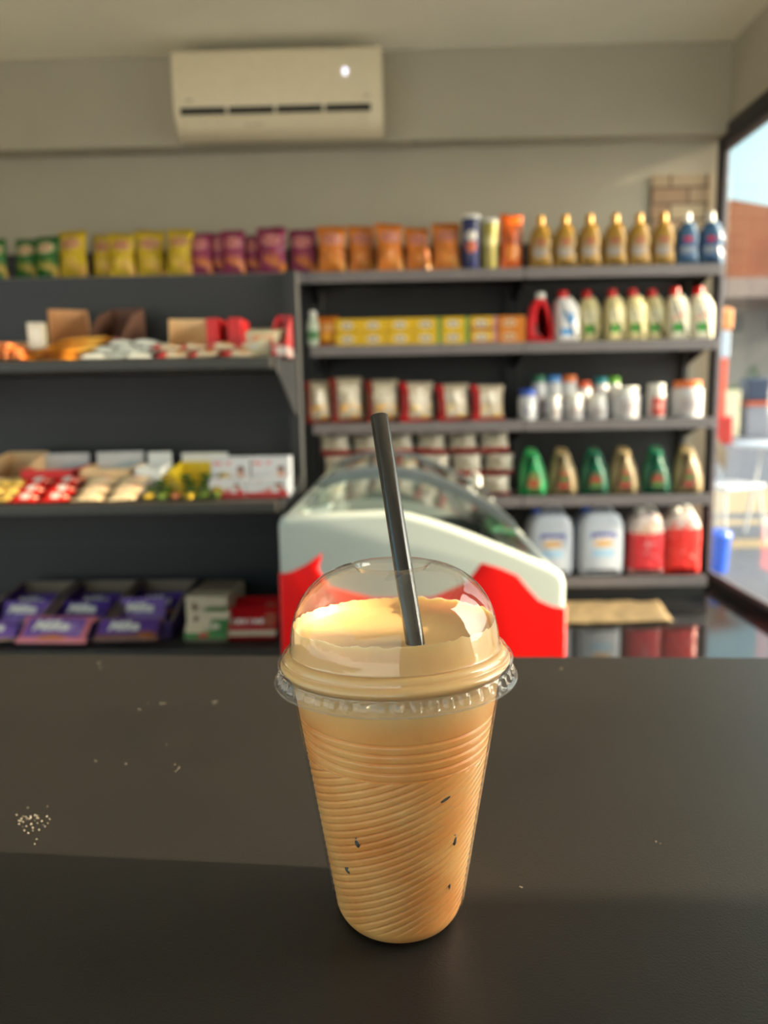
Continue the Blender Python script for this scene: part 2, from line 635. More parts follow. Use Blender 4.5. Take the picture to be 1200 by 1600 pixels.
for c_, d_ in (((-W * 0.425, -0.2125, 0.155), (0.04, 0.003, 0.008)), ((W * 0.425, -0.2125, 0.155), (0.03, 0.003, 0.007)), ((-W * 0.12, -0.183, 0.047), (0.10, 0.006, 0.012))):
    MB().box(c_, d_).build('small_print', M['grey_print'], ac)

# ------------------------------------------------------------------ back-wall shelving
YF, YB = 4.0, 4.44
SZ = {1: 1.729, 2: 1.363, 3: 0.967, 4: 0.570, 5: 0.133}
JX = [-2.64, -1.55, -0.456, 0.636, 1.615]
bay_lab = ['black wall shelving bay at far left behind the front display, topped with chip bags',
           'black wall shelving bay behind the front display, topped with yellow and purple chip bags',
           'black wall shelving bay behind the freezer holding yellow tea boxes',
           'black wall shelving bay beside the window holding bottles of oil']


def bay(i):
    a, c = JX[i], JX[i + 1]
    t = thing('shelving_unit', bay_lab[i], 'shelving', (a, 0, 0), 0, 'wall shelving bays')
    w = c - a
    MB().span(0.004, w - 0.004, YB - 0.012, YB, 0.05, 1.925).build('back_panel', M['panel_metal'], t)
    for k, xx in enumerate((0.004, w - 0.034)):
        MB().span(xx, xx + 0.03, YB - 0.06, YB - 0.012, 0, 1.93).build('upright', M['black_metal'], t, bevel=0.002)
    MB().span(0.004, w - 0.004, YF + 0.05, YB - 0.06, 0.0, SZ[5] - 0.05).build('plinth', M['black_metal'], t, bevel=0.003)
    for s_ in SZ:
        if i < 2 and s_ > 1:
            continue
        z = SZ[s_]
        sh = MB().span(0.003, w - 0.003, YF + 0.012, YB - 0.062, z - 0.028, z).build('shelf', M['black_metal'], t, bevel=0.002)
        MB().span(0.003, w - 0.003, YF, YF + 0.0115, z - 0.052, z + 0.002).build('price_rail', M['rail'], sh, bevel=0.002)
        if s_ < 5:
            for xx in (0.012, w - 0.016):
                MB().loft([[(xx + q, y, zz) for y, zz in ((YF + 0.06, z - 0.029), (YB - 0.062, z - 0.029), (YB - 0.062, z - 0.12))] for q in (0, 0.004)]).build('bracket', M['black_metal'], sh)
    return t


for i in range(4):
    bay(i)

# ------------------------------------------------------------------ gondola display in front, left
GX0, GX1, GF, GB = -1.33, -0.268, 1.75, 2.15
GZ = [0.512, 0.866, 1.195]
g = thing('gondola_display', 'low black metal gondola shelf full of sweets at left of the freezer', 'shelving', ((GX0 + GX1) / 2, GB, 0))
hw = (GX1 - GX0) / 2
b = MB().span(-hw + 0.03, hw - 0.03, -0.012, 0.0, 0.08, 1.434)
b.build('back_panel', M['panel_metal'], g)
b = MB()
for zz in (0.55, 0.70, 0.95, 1.05):
    b.span(-hw + 0.03, hw - 0.03, -0.0145, -0.012, zz, zz + 0.006)
b.build('panel_seam', M['black_metal'], g)
for sx in (-1, 1):
    MB().span(sx * (hw - 0.018) - 0.016, sx * (hw - 0.018) + 0.016, -0.045, 0.012, 0, 1.438).build('upright', M['panel_metal'], g, bevel=0.003)
MB().span(-hw, hw, -0.42, -0.02, 0.0, 0.14).build('plinth', M['black_metal'], g, bevel=0.004)
for k, z in enumerate(GZ):
    sh = MB().span(-hw + 0.006, hw - 0.018, GF - GB, -0.046, z - 0.027, z).build('shelf', M['dark_rail'], g, bevel=0.004)
    for sx in (-1, 1):
        xx = sx * hw - (0.014 if sx > 0 else -0.004)
        pr = [(GF - GB + 0.01, z - 0.028), (GF - GB + 0.06, z - 0.045), (GF - GB + 0.18, z - 0.09), (-0.12, z - 0.13), (-0.046, z - 0.14), (-0.046, z + 0.03), (-0.12, z + 0.004), (GF - GB + 0.01, z + 0.002)]
        MB().loft([[(xx + q, y, zz) for y, zz in pr] for q in (0, 0.004)]).build('bracket', M['panel_metal'], sh)
# ------------------------------------------------------------------ ice-cream freezer
FX, FY0, FY1 = 0.042, 1.55, 2.78
M['freezer_white'] = mat('white_freezer_shell', srgb(188, 196, 190), 0.3, var=0.02, scale=6)
M['freezer_red'] = mat('red_freezer_panel', srgb(232, 14, 12), 0.35, var=0.03, scale=6)
M['liner'] = mat('grey_freezer_liner', srgb(84, 90, 88), 0.5, var=0.04)
M['lid_glass'] = clear('freezer_lid_glass', (0.80, 0.86, 0.84), 1.5, 0.02, haze=0.015, hazecol=(0.5, 0.55, 0.53))
fz = thing('ice_cream_freezer', 'red and white chest freezer with a curved glass lid in front of the shelves', 'freezer', (FX, FY0, 0))
endp = [(-0.254, 0.06), (-0.254, 0.843), (-0.249, 0.857), (-0.237, 0.864), (-0.14, 0.866), (-0.034, 0.868), (0.016, 0.862), (0.07, 0.846),
        (0.12, 0.828), (0.25, 0.774), (0.315, 0.744), (0.332, 0.731), (0.338, 0.712), (0.338, 0.06)]
endp = [(x - FX, z) for x, z in endp]
for nm, yy in (('near', 0.022), ('far', FY1 - FY0 - 0.022)):
    ep = MB().slab(endp, 0.044, 0.014, y=yy).build('end_panel', M['freezer_white'], fz, smooth=True, angle=60)
    if nm == 'near':
        redp = [(-0.2555, 0.06), (-0.2555, 0.741), (-0.228, 0.749), (-0.20, 0.762), (-0.162, 0.786), (-0.172, 0.752), (-0.15, 0.715), (-0.06, 0.69), (0.06, 0.69),
                (0.13, 0.72), (0.152, 0.748), (0.163, 0.762), (0.20, 0.751), (0.238, 0.734), (0.258, 0.71), (0.283, 0.681), (0.31, 0.668), (0.3395, 0.663), (0.3395, 0.06)]
        MB().slab([(x - FX, z) for x, z in redp], 0.047, 0.006, y=yy).build('red_panel', M['freezer_red'], ep, smooth=True, angle=60)
L = FY1 - FY0
b = MB()
b.span(-0.292, -0.235, 0.044, L - 0.044, 0.06, 0.82)
b.span(0.24, 0.292, 0.044, L - 0.044, 0.06, 0.69)
b.span(-0.235, 0.24, 0.044, L - 0.044, 0.06, 0.30)
b.build('tub', [M['freezer_white']], fz, bevel=0.004)
b = MB()
b.span(-0.235, -0.232, 0.046, L - 0.046, 0.30, 0.80).span(0.237, 0.24, 0.046, L - 0.046, 0.30, 0.68).span(-0.232, 0.237, 0.046, L - 0.046, 0.30, 0.305)
b.span(-0.232, 0.237, 0.046, 0.05, 0.305, 0.67).span(-0.232, 0.237, L - 0.05, L - 0.046, 0.305, 0.67)
b.build('liner', M['liner'], fz)
MB().span(-0.296, -0.262, 0.044, L - 0.044, 0.82, 0.852).build('side_rail', M['freezer_white'], fz, bevel=0.008)
MB().span(0.262, 0.296, 0.044, L - 0.044, 0.69, 0.722).build('side_rail', M['freezer_white'], fz, bevel=0.008)
MB().span(-0.29, 0.29, 0.02, L - 0.02, 0.0, 0.06).build('foot_plinth', M['black_metal'], fz)
arc = [(-0.240, 0.852), (-0.20, 0.880), (-0.12, 0.899), (-0.04, 0.903), (0.05, 0.890), (0.13, 0.860), (0.21, 0.818), (0.28, 0.774), (0.325, 0.734)]
arc = [(x - FX, z) for x, z in arc]


def arc_pts(off, n=4):
    P = [Vector((x, z)) for x, z in arc]
    out = []
    for i in range(len(P) - 1):
        p0, p1, p2, p3 = P[max(i - 1, 0)], P[i], P[i + 1], P[min(i + 2, len(P) - 1)]
        for k in range(n):
            t = k / n
            q = 0.5 * ((2 * p1) + (p2 - p0) * t + (2 * p0 - 5 * p1 + 4 * p2 - p3) * t * t + (3 * p1 - p0 - 3 * p2 + p3) * t ** 3)
            out.append((q.x, q.y - off))
    out.append((P[-1].x, P[-1].y - off))
    return out


M['arc_frame'] = mat('grey_lid_frame', srgb(120, 128, 132), 0.35, metal=0.4, var=0.05)
for nm, ya, yb, off in (('upper', 0.60, L - 0.02, 0.0), ('lower', 0.03, 0.66, 0.012)):
    top, bot = arc_pts(off), arc_pts(off + 0.005)
    b = MB()
    for i in range(len(top) - 1):
        b.add([(top[i][0], ya, top[i][1]), (top[i + 1][0], ya, top[i + 1][1]), (top[i + 1][0], yb, top[i + 1][1]), (top[i][0], yb, top[i][1])], [(0, 1, 2, 3)])
    lid = b.build('glass_lid', M['lid_glass'], fz, smooth=True)
    for yy in (ya + 0.01, yb - 0.012):
        fr = MB()
        rr = [[(p[0], yy - 0.016, p[1] + 0.006), (p[0], yy + 0.016, p[1] + 0.006), (p[0], yy + 0.016, p[1] - 0.016), (p[0], yy - 0.016, p[1] - 0.016)] for p in top]
        if not (nm == 'lower' and yy < 0.2):
            fr.loft(rr).build('lid_frame', M['arc_frame'], lid)
    if nm == 'upper':
        hx, hz = top[-7]
        MB().tube([(hx + 0.01, yb - 0.20, hz + 0.004), (hx + 0.012, yb - 0.19, hz + 0.03), (hx + 0.012, yb - 0.05, hz + 0.03), (hx + 0.01, yb - 0.04, hz + 0.004)], 0.011, 8).build('handle', M['white_plastic'], lid, smooth=True)
# ------------------------------------------------------------------ counter
TZ = CAM_H - 0.2344


def counter_material():
    t = NT('matt_black_laminate')
    b = t.n('BsdfPrincipled')
    fine = t.noise(900.0, 2.0)
    big = t.noise(7.0, 4.0)
    t.put(b.inputs['Base Color'], t.mix(t.step(big, 0.3, 0.75), (0.0165, 0.0148, 0.0135), (0.0215, 0.0195, 0.0175)))
    t.put(b.inputs['Roughness'], t.math('ADD', t.math('MULTIPLY', big, 0.10), 0.36))
    t.put(b.inputs['Normal'], t.bump(fine, 0.10, 0.002))
    b.inputs['Specular IOR Level'].default_value = 0.4
    t.t.links.new(b.outputs[0], t.out.inputs[0])
    return t.m


ct = thing('counter', 'matt black counter top carrying the iced coffee in the foreground', 'counter', (0, 0, 0))
cx0, cx1 = -0.95, 0.95
fy = lambda x: 0.676 - 0.0425 * x
MB().loft([[(cx0, -0.30, z), (cx1, -0.30, z), (cx1, fy(cx1), z), (cx0, fy(cx0), z)] for z in (TZ - 0.038, TZ)]).build('counter_top', counter_material(), ct, bevel=0.0015)
MB().span(cx0 + 0.04, cx1 - 0.04, -0.22, 0.58, 0.08, TZ - 0.0382).build('cabinet', M['black_metal'], ct)
MB().span(cx0 + 0.08, cx1 - 0.08, -0.16, 0.52, 0.0, 0.08).build('plinth', M['dark'], ct)
b = MB()
rs = random.Random(3)
for px, py, n, sp_ in ((50, 1285, 42, 13), (335, 1097, 5, 4), (252, 1098, 4, 4), (278, 1200, 4, 4), (150, 1022 + 8, 4, 10), (878, 1044, 4, 4), (1025, 1320, 2, 3), (815, 1386, 2, 3), (180, 1130, 3, 30), (210, 1160, 3, 30)):
    for _ in range(n):
        p = at(px + rs.gauss(0, sp_), py + rs.gauss(0, sp_ * 0.8), z=TZ)
        q = rs.uniform(0.00025, 0.0006)
        b.ell((p.x, p.y, TZ + q * 0.4), (q, q, q * 0.5), 6, 4)
tag(b.build('crumbs', mat('pale_crumbs', srgb(170, 160, 145), 0.9)), 'pale specks and crumbs scattered on the black counter', 'crumbs', kind='stuff')

# ------------------------------------------------------------------ iced coffee cup
CX, CY = -0.0035, 0.325
cup = thing('iced_coffee_cup', 'clear ribbed plastic cup of iced coffee with a domed lid on the counter', 'cup', (CX, CY, TZ))


def cup_r(z):
    r = 0.0287 + 0.155 * z
    if z < 0.008:
        r -= 0.0035 * (1 - z / 0.008) ** 2
    return r


def groove(th, z):
    if z > 0.104 or z < 0.006:
        return 0.0
    if z > 0.0826:
        ph = (z - 0.083) / 0.0041
        if ph > 4.4:
            return 0.0
        d = abs(ph - round(ph))
        return math.exp(-(d / 0.11) ** 2)
    ph = 27 * th / (2 * math.pi) - z / 0.0036
    d = abs(ph - round(ph))
    fade = min(1, (z - 0.006) / 0.006)
    return math.exp(-(d / 0.10) ** 2) * fade


def ribbed(z0, z1, dr, depth, nz, nt, top_r=None):
    rings = []
    for i in range(nz + 1):
        z = z0 + (z1 - z0) * i / nz
        ring = []
        for j in range(nt):
            th = 2 * math.pi * j / nt
            r = cup_r(z) + dr - depth * groove(th, z)
            ring.append((r * math.cos(th), r * math.sin(th), z))
        rings.append(ring)
    return rings


def coffee_material():
    t = NT('milky_coffee')
    b = t.n('BsdfPrincipled')
    tc = t.n('TexCoord')
    sp = t.n('SeparateXYZ')
    t.t.links.new(tc.outputs['Object'], sp.inputs[0])
    nz = t.noise(38.0, 5.0)
    col = t.mix(t.step(nz, 0.35, 0.72), srgb(247, 184, 112), srgb(236, 152, 76))
    foam = t.step(t.math('ADD', sp.outputs['Z'], t.math('MULTIPLY', nz, 0.012)), 0.108, 0.118)
    col = t.mix(foam, col, srgb(238, 194, 130))
    t.put(b.inputs['Base Color'], col)
    b.inputs['Roughness'].default_value = 0.45
    b.inputs['Subsurface Weight'].default_value = 0.35
    b.inputs['Subsurface Radius'].default_value = (0.010, 0.006, 0.003)
    b.inputs['Subsurface Scale'].default_value = 0.5
    t.put(b.inputs['Normal'], t.bump(t.noise(240.0, 3.0), 0.06, 0.002))
    t.t.links.new(b.outputs[0], t.out.inputs[0])
    return t.m


M['coffee'] = coffee_material()
M['pet'] = clear('clear_pet', (1, 1, 1), 1.42, 0.05, refl=0.8)
M['lid_pet'] = clear('clear_lid_pet', (0.985, 0.975, 0.96), 1.72, 0.03, haze=0.035, hazecol=(0.85, 0.80, 0.74), bump=0.25, bscale=45)
M['skirt_pet'] = clear('fluted_skirt_pet', (0.93, 0.92, 0.90), 1.75, 0.04, haze=0.09, hazecol=(0.9, 0.88, 0.84))

ribs_top = 0.1145
rings = ribbed(0.0022, ribs_top, -0.0012, 0.0009, 440, 336)
nt = 336
base = [(0.0500, 0.1190), (0.0513, 0.1204), (0.0515, 0.1218), (0.0507, 0.1229), (0.0494, 0.1236), (0.0492, 0.1248), (0.0486, 0.1259), (0.0473, 0.1266), (0.0461, 0.1270)]
dome = [(0.0458, 0.1285), (0.0455, 0.132), (0.0447, 0.137), (0.0434, 0.142), (0.0413, 0.147), (0.0384, 0.1515), (0.0345, 0.1555), (0.0295, 0.159), (0.0240, 0.1613), (0.0195, 0.1624), (0.0172, 0.1630), (0.0160, 0.1622), (0.0150, 0.1606)]
prof = base + dome
TX, TY = math.radians(2.3), math.radians(1.2)      # the lid sits a little askew on the cup


def seat(p):
    w = min(1.0, max(0.0, (p[2] - 0.100) / 0.016))
    q = Vector((p[0], p[1], p[2] - 0.115))
    q = Matrix.Rotation(-TX * w, 3, 'X') @ (Matrix.Rotation(-TY * w, 3, 'Y') @ q)
    return (q.x, q.y, q.z + 0.115)


fine = []
for i in range(len(prof) - 1):
    p = [Vector(prof[max(i - 1, 0)]), Vector(prof[i]), Vector(prof[i + 1]), Vector(prof[min(i + 2, len(prof) - 1)])]
    for k in range(4):
        t = k / 4
        q = 0.5 * ((2 * p[1]) + (p[2] - p[0]) * t + (2 * p[0] - 5 * p[1] + 4 * p[2] - p[3]) * t * t + (3 * p[1] - p[0] - 3 * p[2] + p[3]) * t ** 3)
        fine.append((q.x, q.y))
fine.append(prof[-1])
# foam lining the inside of the lid up to a wavy edge
lining = [(r - (0.0015 if z < 0.1268 else 0.0007), z) for r, z in fine if z < 0.1375]
for (r, z) in [(0.0472, 0.1170), (0.0482, 0.1190)] + lining:
    ring = []
    for j in range(nt):
        th = 2 * math.pi * j / nt
        w = Vector((math.cos(th), math.sin(th), 0))
        k = min(1.0, max(0.0, (z - 0.128) / 0.0095))
        wav = 0.0012 * noise.noise(w * 3.1) + 0.0009 * noise.noise(w * 9.0) + 0.0007 * noise.noise(w * 21.0) + 0.0012
        zz = z + k * wav
        ring.append((r * w.x, r * w.y, zz))
    rings.append(ring)
for k, (dr, z) in enumerate(((0.0006, 0.1368), (0.0010, 0.1345), (0.0026, 0.1322), (0.0075, 0.1308), (0.016, 0.1302), (0.030, 0.1300), (0.043, 0.1302))):
    ring = []
    for j in range(nt):
        th = 2 * math.pi * j / nt
        w = Vector((math.cos(th), math.sin(th), 0))
        r = 0.0440 - dr
        ring.append((r * w.x, r * w.y, z + 0.0007 * noise.noise(Vector((w.x * r, w.y * r, 0)) * 70)))
    rings.append(ring)
rings = [[seat(p) for p in r] for r in rings]
MB().loft(rings).build('coffee', M['coffee'], cup, smooth=True, angle=80)
sh = ribbed(0.0, 0.1185, 0.0, 0.0005, 300, 288)
sh = [[(x * 0.93, y * 0.93, 0.0012) for x, y, z in sh[0]]] + sh
sh = [[seat(p) for p in r] for r in sh]
MB().loft(sh, True, False).build('plastic_cup', M['pet'], cup, smooth=True, angle=80)

nt = 432


def rg(r, z):
    return [seat((r * math.cos(2 * math.pi * j / nt), r * math.sin(2 * math.pi * j / nt), z)) for j in range(nt)]


lid = MB().loft([rg(r, z) for r, z in fine], False, False).build('domed_lid', M['lid_pet'], cup, smooth=True, angle=80)
sk = []
for i in range(15):
    k = i / 14
    ring = []
    for j in range(nt):
        th = 2 * math.pi * j / nt
        ph = math.sin(th * 48) + 0.35 * math.sin(th * 31 + 1.3)
        fl = max(-0.45, min(0.45, ph)) * 0.0016 * min(1, max(0, (k - 0.12) / 0.1)) * min(1, max(0, (0.86 - k) / 0.1))
        r = 0.0503 + 0.0012 * math.sin(k * math.pi * 0.5) + fl + (0.0013 * max(0, (k - 0.82) / 0.18))
        ring.append(seat((r * math.cos(th), r * math.sin(th), 0.1192 - 0.0054 * k)))
    sk.append(ring)
MB().loft(sk, False, False).build('fluted_skirt', M['skirt_pet'], lid, smooth=True, angle=40)
MB().tube([seat((0.0529 * math.cos(a * math.pi / 90), 0.0529 * math.sin(a * math.pi / 90), 0.1137)) for a in range(181)], 0.0004, 6).build('skirt_rim', M['skirt_pet'], lid, smooth=True)

M['ice'] = mat('dark_clear_ice', srgb(84, 84, 80), 0.2, var=0.45, scale=500)
for px, py, sx, sz, rot in ((697, 1248, 0.0030, 0.0009, 0.35), (558, 1317, 0.0012, 0.0022, 0.2), (711, 1312, 0.0009, 0.0026, -0.1), (543, 1360, 0.0018, 0.0011, -0.5), (702, 1384, 0.0006, 0.0017, 0.0)):
    d = ray(px, py)
    o = Vector((0, 0, CAM_H))
    t = 0.2
    while t < 0.5:
        p = o + d * t - Vector((CX, CY, TZ))
        if math.hypot(p.x, p.y) < cup_r(p.z) - 0.0013 and p.z > 0:
            break
        t += 0.0002
    ang = math.atan2(p.y, p.x)
    q = MB()
    q.T = Matrix.Rotation(ang + math.pi / 2, 4, 'Z') @ Matrix.Rotation(-rot, 4, 'Y')
    q.ell((0, 0.0003, 0), (sx * 1.05, 0.0008, sz * 1.05), 12, 8)
    q.build('ice_cube', M['ice'], cup, smooth=True, loc=(p.x, p.y, p.z))

# straw
M['straw'] = mat('black_straw_plastic', (0.014, 0.0125, 0.0115), 0.19, var=0.1, scale=200, spec=0.8)
hole = at(630, 887, Y=CY + 0.003)
tip = at(592, 650, Y=CY + 0.031)
dirv = (hole - tip).normalized()
end = tip + dirv * 0.125
st = MB()
rr = 0.0041
ax = dirv
a1 = ax.cross(Vector((0, 1, 0))).normalized()
a2 = ax.cross(a1)
cir = lambda p, r: [tuple(p + (a1 * math.cos(2 * math.pi * j / 40) + a2 * math.sin(2 * math.pi * j / 40)) * r) for j in range(40)]
o0 = end.copy()
st.loft([cir(tip - o0 + ax * 0.0005, rr - 0.00035), cir(tip - o0, rr - 0.00015), cir(tip - o0 + ax * 0.0002, rr), cir(end - o0, rr), cir(end - o0, rr - 0.00035), cir(tip - o0 + ax * 0.0005, rr - 0.00035)], False, False)
so = st.build('drinking_straw', M['straw'], None, smooth=True, loc=o0)
tag(so, 'black plastic drinking straw leaning out of the domed lid', 'straw')
# ------------------------------------------------------------------ chip bags on the top shelf
def chip_mat(name, base, logo, bits1, bits2, rough=0.28):
    return pack(name, base, [('e', 0.5, 0.70, 0.34, 0.13, logo), ('b', 0.5, 0.70, 0.25, 0.045, srgb(176, 70, 60), 60), ('e', 0.5, 0.33, 0.28, 0.10, bits2, 30)], rough=rough, print_var=0.16,
                blobs=(bits1, bits2, 16.0, 0.42), bump=0.9)


M['chip_green'] = chip_mat('green_chip_foil', srgb(34, 104, 36), srgb(206, 190, 150), srgb(214, 170, 60), srgb(160, 150, 60))
M['chip_yellow'] = chip_mat('yellow_chip_foil', srgb(206, 174, 28), srgb(196, 150, 110), srgb(214, 150, 60), srgb(226, 190, 80))
M['chip_purple'] = chip_mat('purple_chip_foil', srgb(142, 44, 84), srgb(196, 130, 130), srgb(222, 130, 40), srgb(200, 110, 50))
M['chip_orange'] = chip_mat('orange_chip_foil', srgb(206, 116, 30), srgb(196, 130, 110), srgb(226, 160, 60), srgb(210, 120, 40))
protos = {}
GRP = {'green': 'green chip bags on the top shelf', 'yellow': 'yellow chip bags on the top shelf', 'purple': 'purple chip bags on the top shelf', 'orange': 'orange chip bags on the top shelf'}
chips = {'green': [(-9, 36, 58), (32, 42, 60), (70, 43, 60)],
         'yellow': [(112, 50, 66), (154, 42, 63), (189, 41, 62), (230, 48, 67), (278, 45, 66)],
         'purple': [(313, 37, 60), (339, 34, 61), (364, 38, 62), (391, 30, 58), (424, 48, 65), (471, 46, 64)],
         'orange': [(518, 46, 64), (565, 46, 67), (610, 46, 66), (654, 42, 64), (698, 46, 66)]}
YB_ = YF + 0.085
k_ = YB_ / FPX
for colr, lst in chips.items():
    n = len(lst)
    for i, (px, w, h) in enumerate(lst):
        x = wx(px, 385, YB_)
        lab = '%s foil chip bag, %s of the %s bags on the top shelf' % (colr, nth(i, n), colr)
        bag = MB().pillow(w * k_ * 0.95, h * k_ * 1.10, 0.075, seed=i * 1.7 + len(colr), wr=0.16).build('chip_bag', M['chip_' + colr], None, smooth=True, angle=75, loc=(x, YB_ + (0.05 if i % 2 else 0.0), SZ[1] + 0.001))
        bag.rotation_euler = (-0.10 + random.uniform(-0.05, 0.04), random.uniform(-0.035, 0.035), random.uniform(0.08, 0.36) if colr == 'orange' else random.uniform(-0.2, 0.2))
        tag(bag, lab, 'chip bag', GRP[colr])

# canisters beside the orange bags
M['can_blue'] = pack('navy_crisp_canister', srgb(28, 36, 92), [('e', 0.45, 0.45, 0.28, 0.12, srgb(190, 90, 50)), ('e', 0.45, 0.66, 0.3, 0.1, srgb(200, 196, 190))], rough=0.2)
M['can_cream'] = pack('olive_crisp_canister', srgb(158, 146, 70), [('e', 0.45, 0.6, 0.32, 0.12, srgb(200, 190, 130))], rough=0.2)
for px, w, h, mk, lab in ((736, 27, 80, 'can_blue', 'tall navy blue crisp canister beside the orange chip bags'), (765, 24, 74, 'can_cream', 'slim olive yellow canister on the top shelf right of the navy canister')):
    c = thing('crisp_canister', lab, 'canister', (wx(px, 385, YB_), YB_, SZ[1] + 0.001))
    r, hh = w * k_ / 2, h * k_
    MB().lathe([(r * 0.96, 0), (r, 0.004), (r, hh - 0.018)], 28).build('tube', M[mk], c, smooth=True, angle=40)
    MB().lathe([(r * 1.04, hh - 0.0178), (r * 1.04, hh - 0.004), (r * 0.96, hh)], 28).build('lid', M['cap_white'], c, smooth=True, angle=40)
M['orange_box'] = pack('orange_snack_pouch', srgb(208, 92, 24), [('b', 0.5, 0.62, 0.36, 0.2, srgb(150, 74, 40), 40), ('e', 0.5, 0.3, 0.3, 0.14, srgb(224, 130, 40))], rough=0.25, bump=0.2)
p = MB().pillow(0.128, 0.275, 0.07, seed=9, wr=0.05, crimp=0.04).build('snack_pouch', M['orange_box'], None, smooth=True, angle=75, loc=(wx(799, 385, YB_), YB_, SZ[1] + 0.001))
p.rotation_euler = (-0.06, 0.02, 0.3)
tag(p, 'tall orange snack pouch between the olive canister and the gold oil bottles', 'pouch')


# ------------------------------------------------------------------ bottles: outline + cap + handle
def bottle(name, label, cat, loc, outline, depth, rnd, bm_, cap=None, handle=None, rz=0.0, group=None, capname='cap'):
    t = thing(name, label, cat, loc, rz, group)
    mz = min(p[1] for p in outline)
    outline = [(a, b - mz) for a, b in outline]
    MB().slab(outline, depth, rnd).build('body', bm_, t, smooth=True, angle=60)
    if cap:
        cx, r, z0, z1, cm = cap
        MB().lathe([(r, z0), (r, z1 - r * 0.25), (r * 0.85, z1)], 24, (cx, 0)).build(capname, cm, t, smooth=True, angle=40)
    if handle:
        path, r, hm = handle
        MB().tube(path, r, 10).build('handle', hm, t, smooth=True, angle=60)
    return t


def smooth_poly(pts, n=2):
    P = [Vector(p) for p in pts]
    for _ in range(n):
        out = []
        for i in range(len(P)):
            p, q = P[i], P[(i + 1) % len(P)]
            out += [p * 0.78 + q * 0.22, p * 0.22 + q * 0.78]
        P = out
    return [(p.x, p.y) for p in P]


def oil_mat(name, base, l1, l2, red, metal=0.0):
    return pack(name, base, [('e', 0.42, 0.44, 0.34, 0.24, l1), ('e', 0.40, 0.36, 0.30, 0.10, l2), ('e', 0.45, 0.60, 0.20, 0.055, red), ('b', 0.5, 0.10, 0.6, 0.03, tuple(c * 1.3 for c in base))], rough=0.22, print_var=0.05)


M['oil_gold'] = oil_mat('gold_oil_bottle', srgb(150, 114, 44), srgb(148, 122, 90), srgb(152, 142, 134), srgb(160, 84, 66))
M['oil_blue'] = oil_mat('blue_oil_bottle', srgb(52, 84, 116), srgb(40, 62, 110), srgb(120, 128, 140), srgb(178, 50, 70))
out1 = [(-0.058, 0), (-0.064, 0.012), (-0.065, 0.08), (-0.063, 0.15), (-0.051, 0.19), (-0.026, 0.215), (0.022, 0.216), (0.044, 0.184), (0.061, 0.14), (0.059, 0.115), (0.050, 0.09), (0.060, 0.06), (0.063, 0.012), (0.056, 0)]
hp1 = [(0.016, 0, 0.222), (0.040, 0, 0.199), (0.060, 0, 0.158), (0.069, 0, 0.128), (0.062, 0, 0.104), (0.054, 0, 0.088), (0.064, 0, 0.066), (0.067, 0, 0.03), (0.063, 0, 0.006)]
gold = [845, 883, 921, 961, 998, 1036]
for i, px in enumerate(gold):
    loc = (wx(px, 385, YB_), YB_, SZ[1] + 0.001)
    lab = 'gold motor oil bottle, %s of the gold bottles on the top shelf' % nth(i, 6)
    if i == 0:
        pg = bottle('oil_bottle', lab, 'oil bottle', loc, smooth_poly(out1), 0.085, 0.03, M['oil_gold'], (-0.004, 0.021, 0.2165, 0.262, M['cap_gold']), (hp1, 0.0095, M['oil_gold']), 0.0, 'gold oil bottles on the top shelf')
        pg.scale = (0.92, 1, 1)
    else:
        dup(pg, loc, random.uniform(-0.15, 0.15), lab, scale=(0.92, 1, random.uniform(0.98, 1.02)))
pb = None
for i, (px, lab) in enumerate(((1073, 'blue motor oil bottle with silver cap beside the gold bottles'), (1110, 'blue motor oil bottle at the right end of the top shelf'))):
    loc = (wx(px, 385, YB_), YB_, SZ[1] + 0.001)
    if i == 0:
        pb = bottle('oil_bottle', lab, 'oil bottle', loc, smooth_poly(out1), 0.085, 0.03, M['oil_blue'], (-0.004, 0.021, 0.2165, 0.262, M['cap_white']), (hp1, 0.0095, M['oil_blue']), 0.0, 'blue oil bottles on the top shelf')
        pb.scale = (0.9, 1, 1)
    else:
        dup(pb, loc, -0.08, lab)

# second shelf, right: jugs
M['jug_red'] = pack('red_jug', srgb(240, 34, 44), [('e', 0.42, 0.30, 0.2, 0.16, srgb(150, 60, 60))], rough=0.3, print_var=0.05)
out2 = [(-0.062, 0), (-0.068, 0.01), (-0.066, 0.12), (-0.052, 0.18), (-0.030, 0.216), (0.022, 0.222), (0.026, 0.20), (0.004, 0.15), (0.002, 0.10), (0.010, 0.05), (0.062, 0.035), (0.066, 0.012), (0.060, 0)]
hp2 = [(0.012, 0, 0.205), (0.032, 0, 0.185), (0.052, 0, 0.13), (0.064, 0, 0.07), (0.064, 0, 0.02)]
bottle('jug', 'bright red jug with a loop handle and white cap on the second shelf', 'jug', (wx(843, 490, YB_), YB_, SZ[2] + 0.001), smooth_poly(out2), 0.09, 0.025, M['jug_red'], (0.004, 0.024, 0.222, 0.252, M['cap_white']), (hp2, 0.012, M['jug_red']))
out3 = [(-0.056, 0), (-0.060, 0.008), (-0.060, 0.19), (-0.050, 0.216), (-0.044, 0.222), (0.006, 0.222), (0.020, 0.214), (0.050, 0.178), (0.058, 0.16), (0.059, 0.008), (0.055, 0)]
hp3 = [(0.012, -0.004, 0.226), (0.030, -0.006, 0.21), (0.053, -0.01, 0.178), (0.061, -0.012, 0.15), (0.062, -0.012, 0.08), (0.060, -0.012, 0.012)]
M['jug_blue'] = pack('white_jug_blue_label', srgb(212, 208, 208), [('b', 0.52, 0.5, 0.26, 0.13, srgb(70, 140, 200), 30), ('b', 0.5, 0.23, 0.3, 0.08, srgb(60, 130, 190)), ('b', 0.52, 0.62, 0.26, 0.06, srgb(70, 140, 200), 50)], rough=0.35, print_var=0.04)
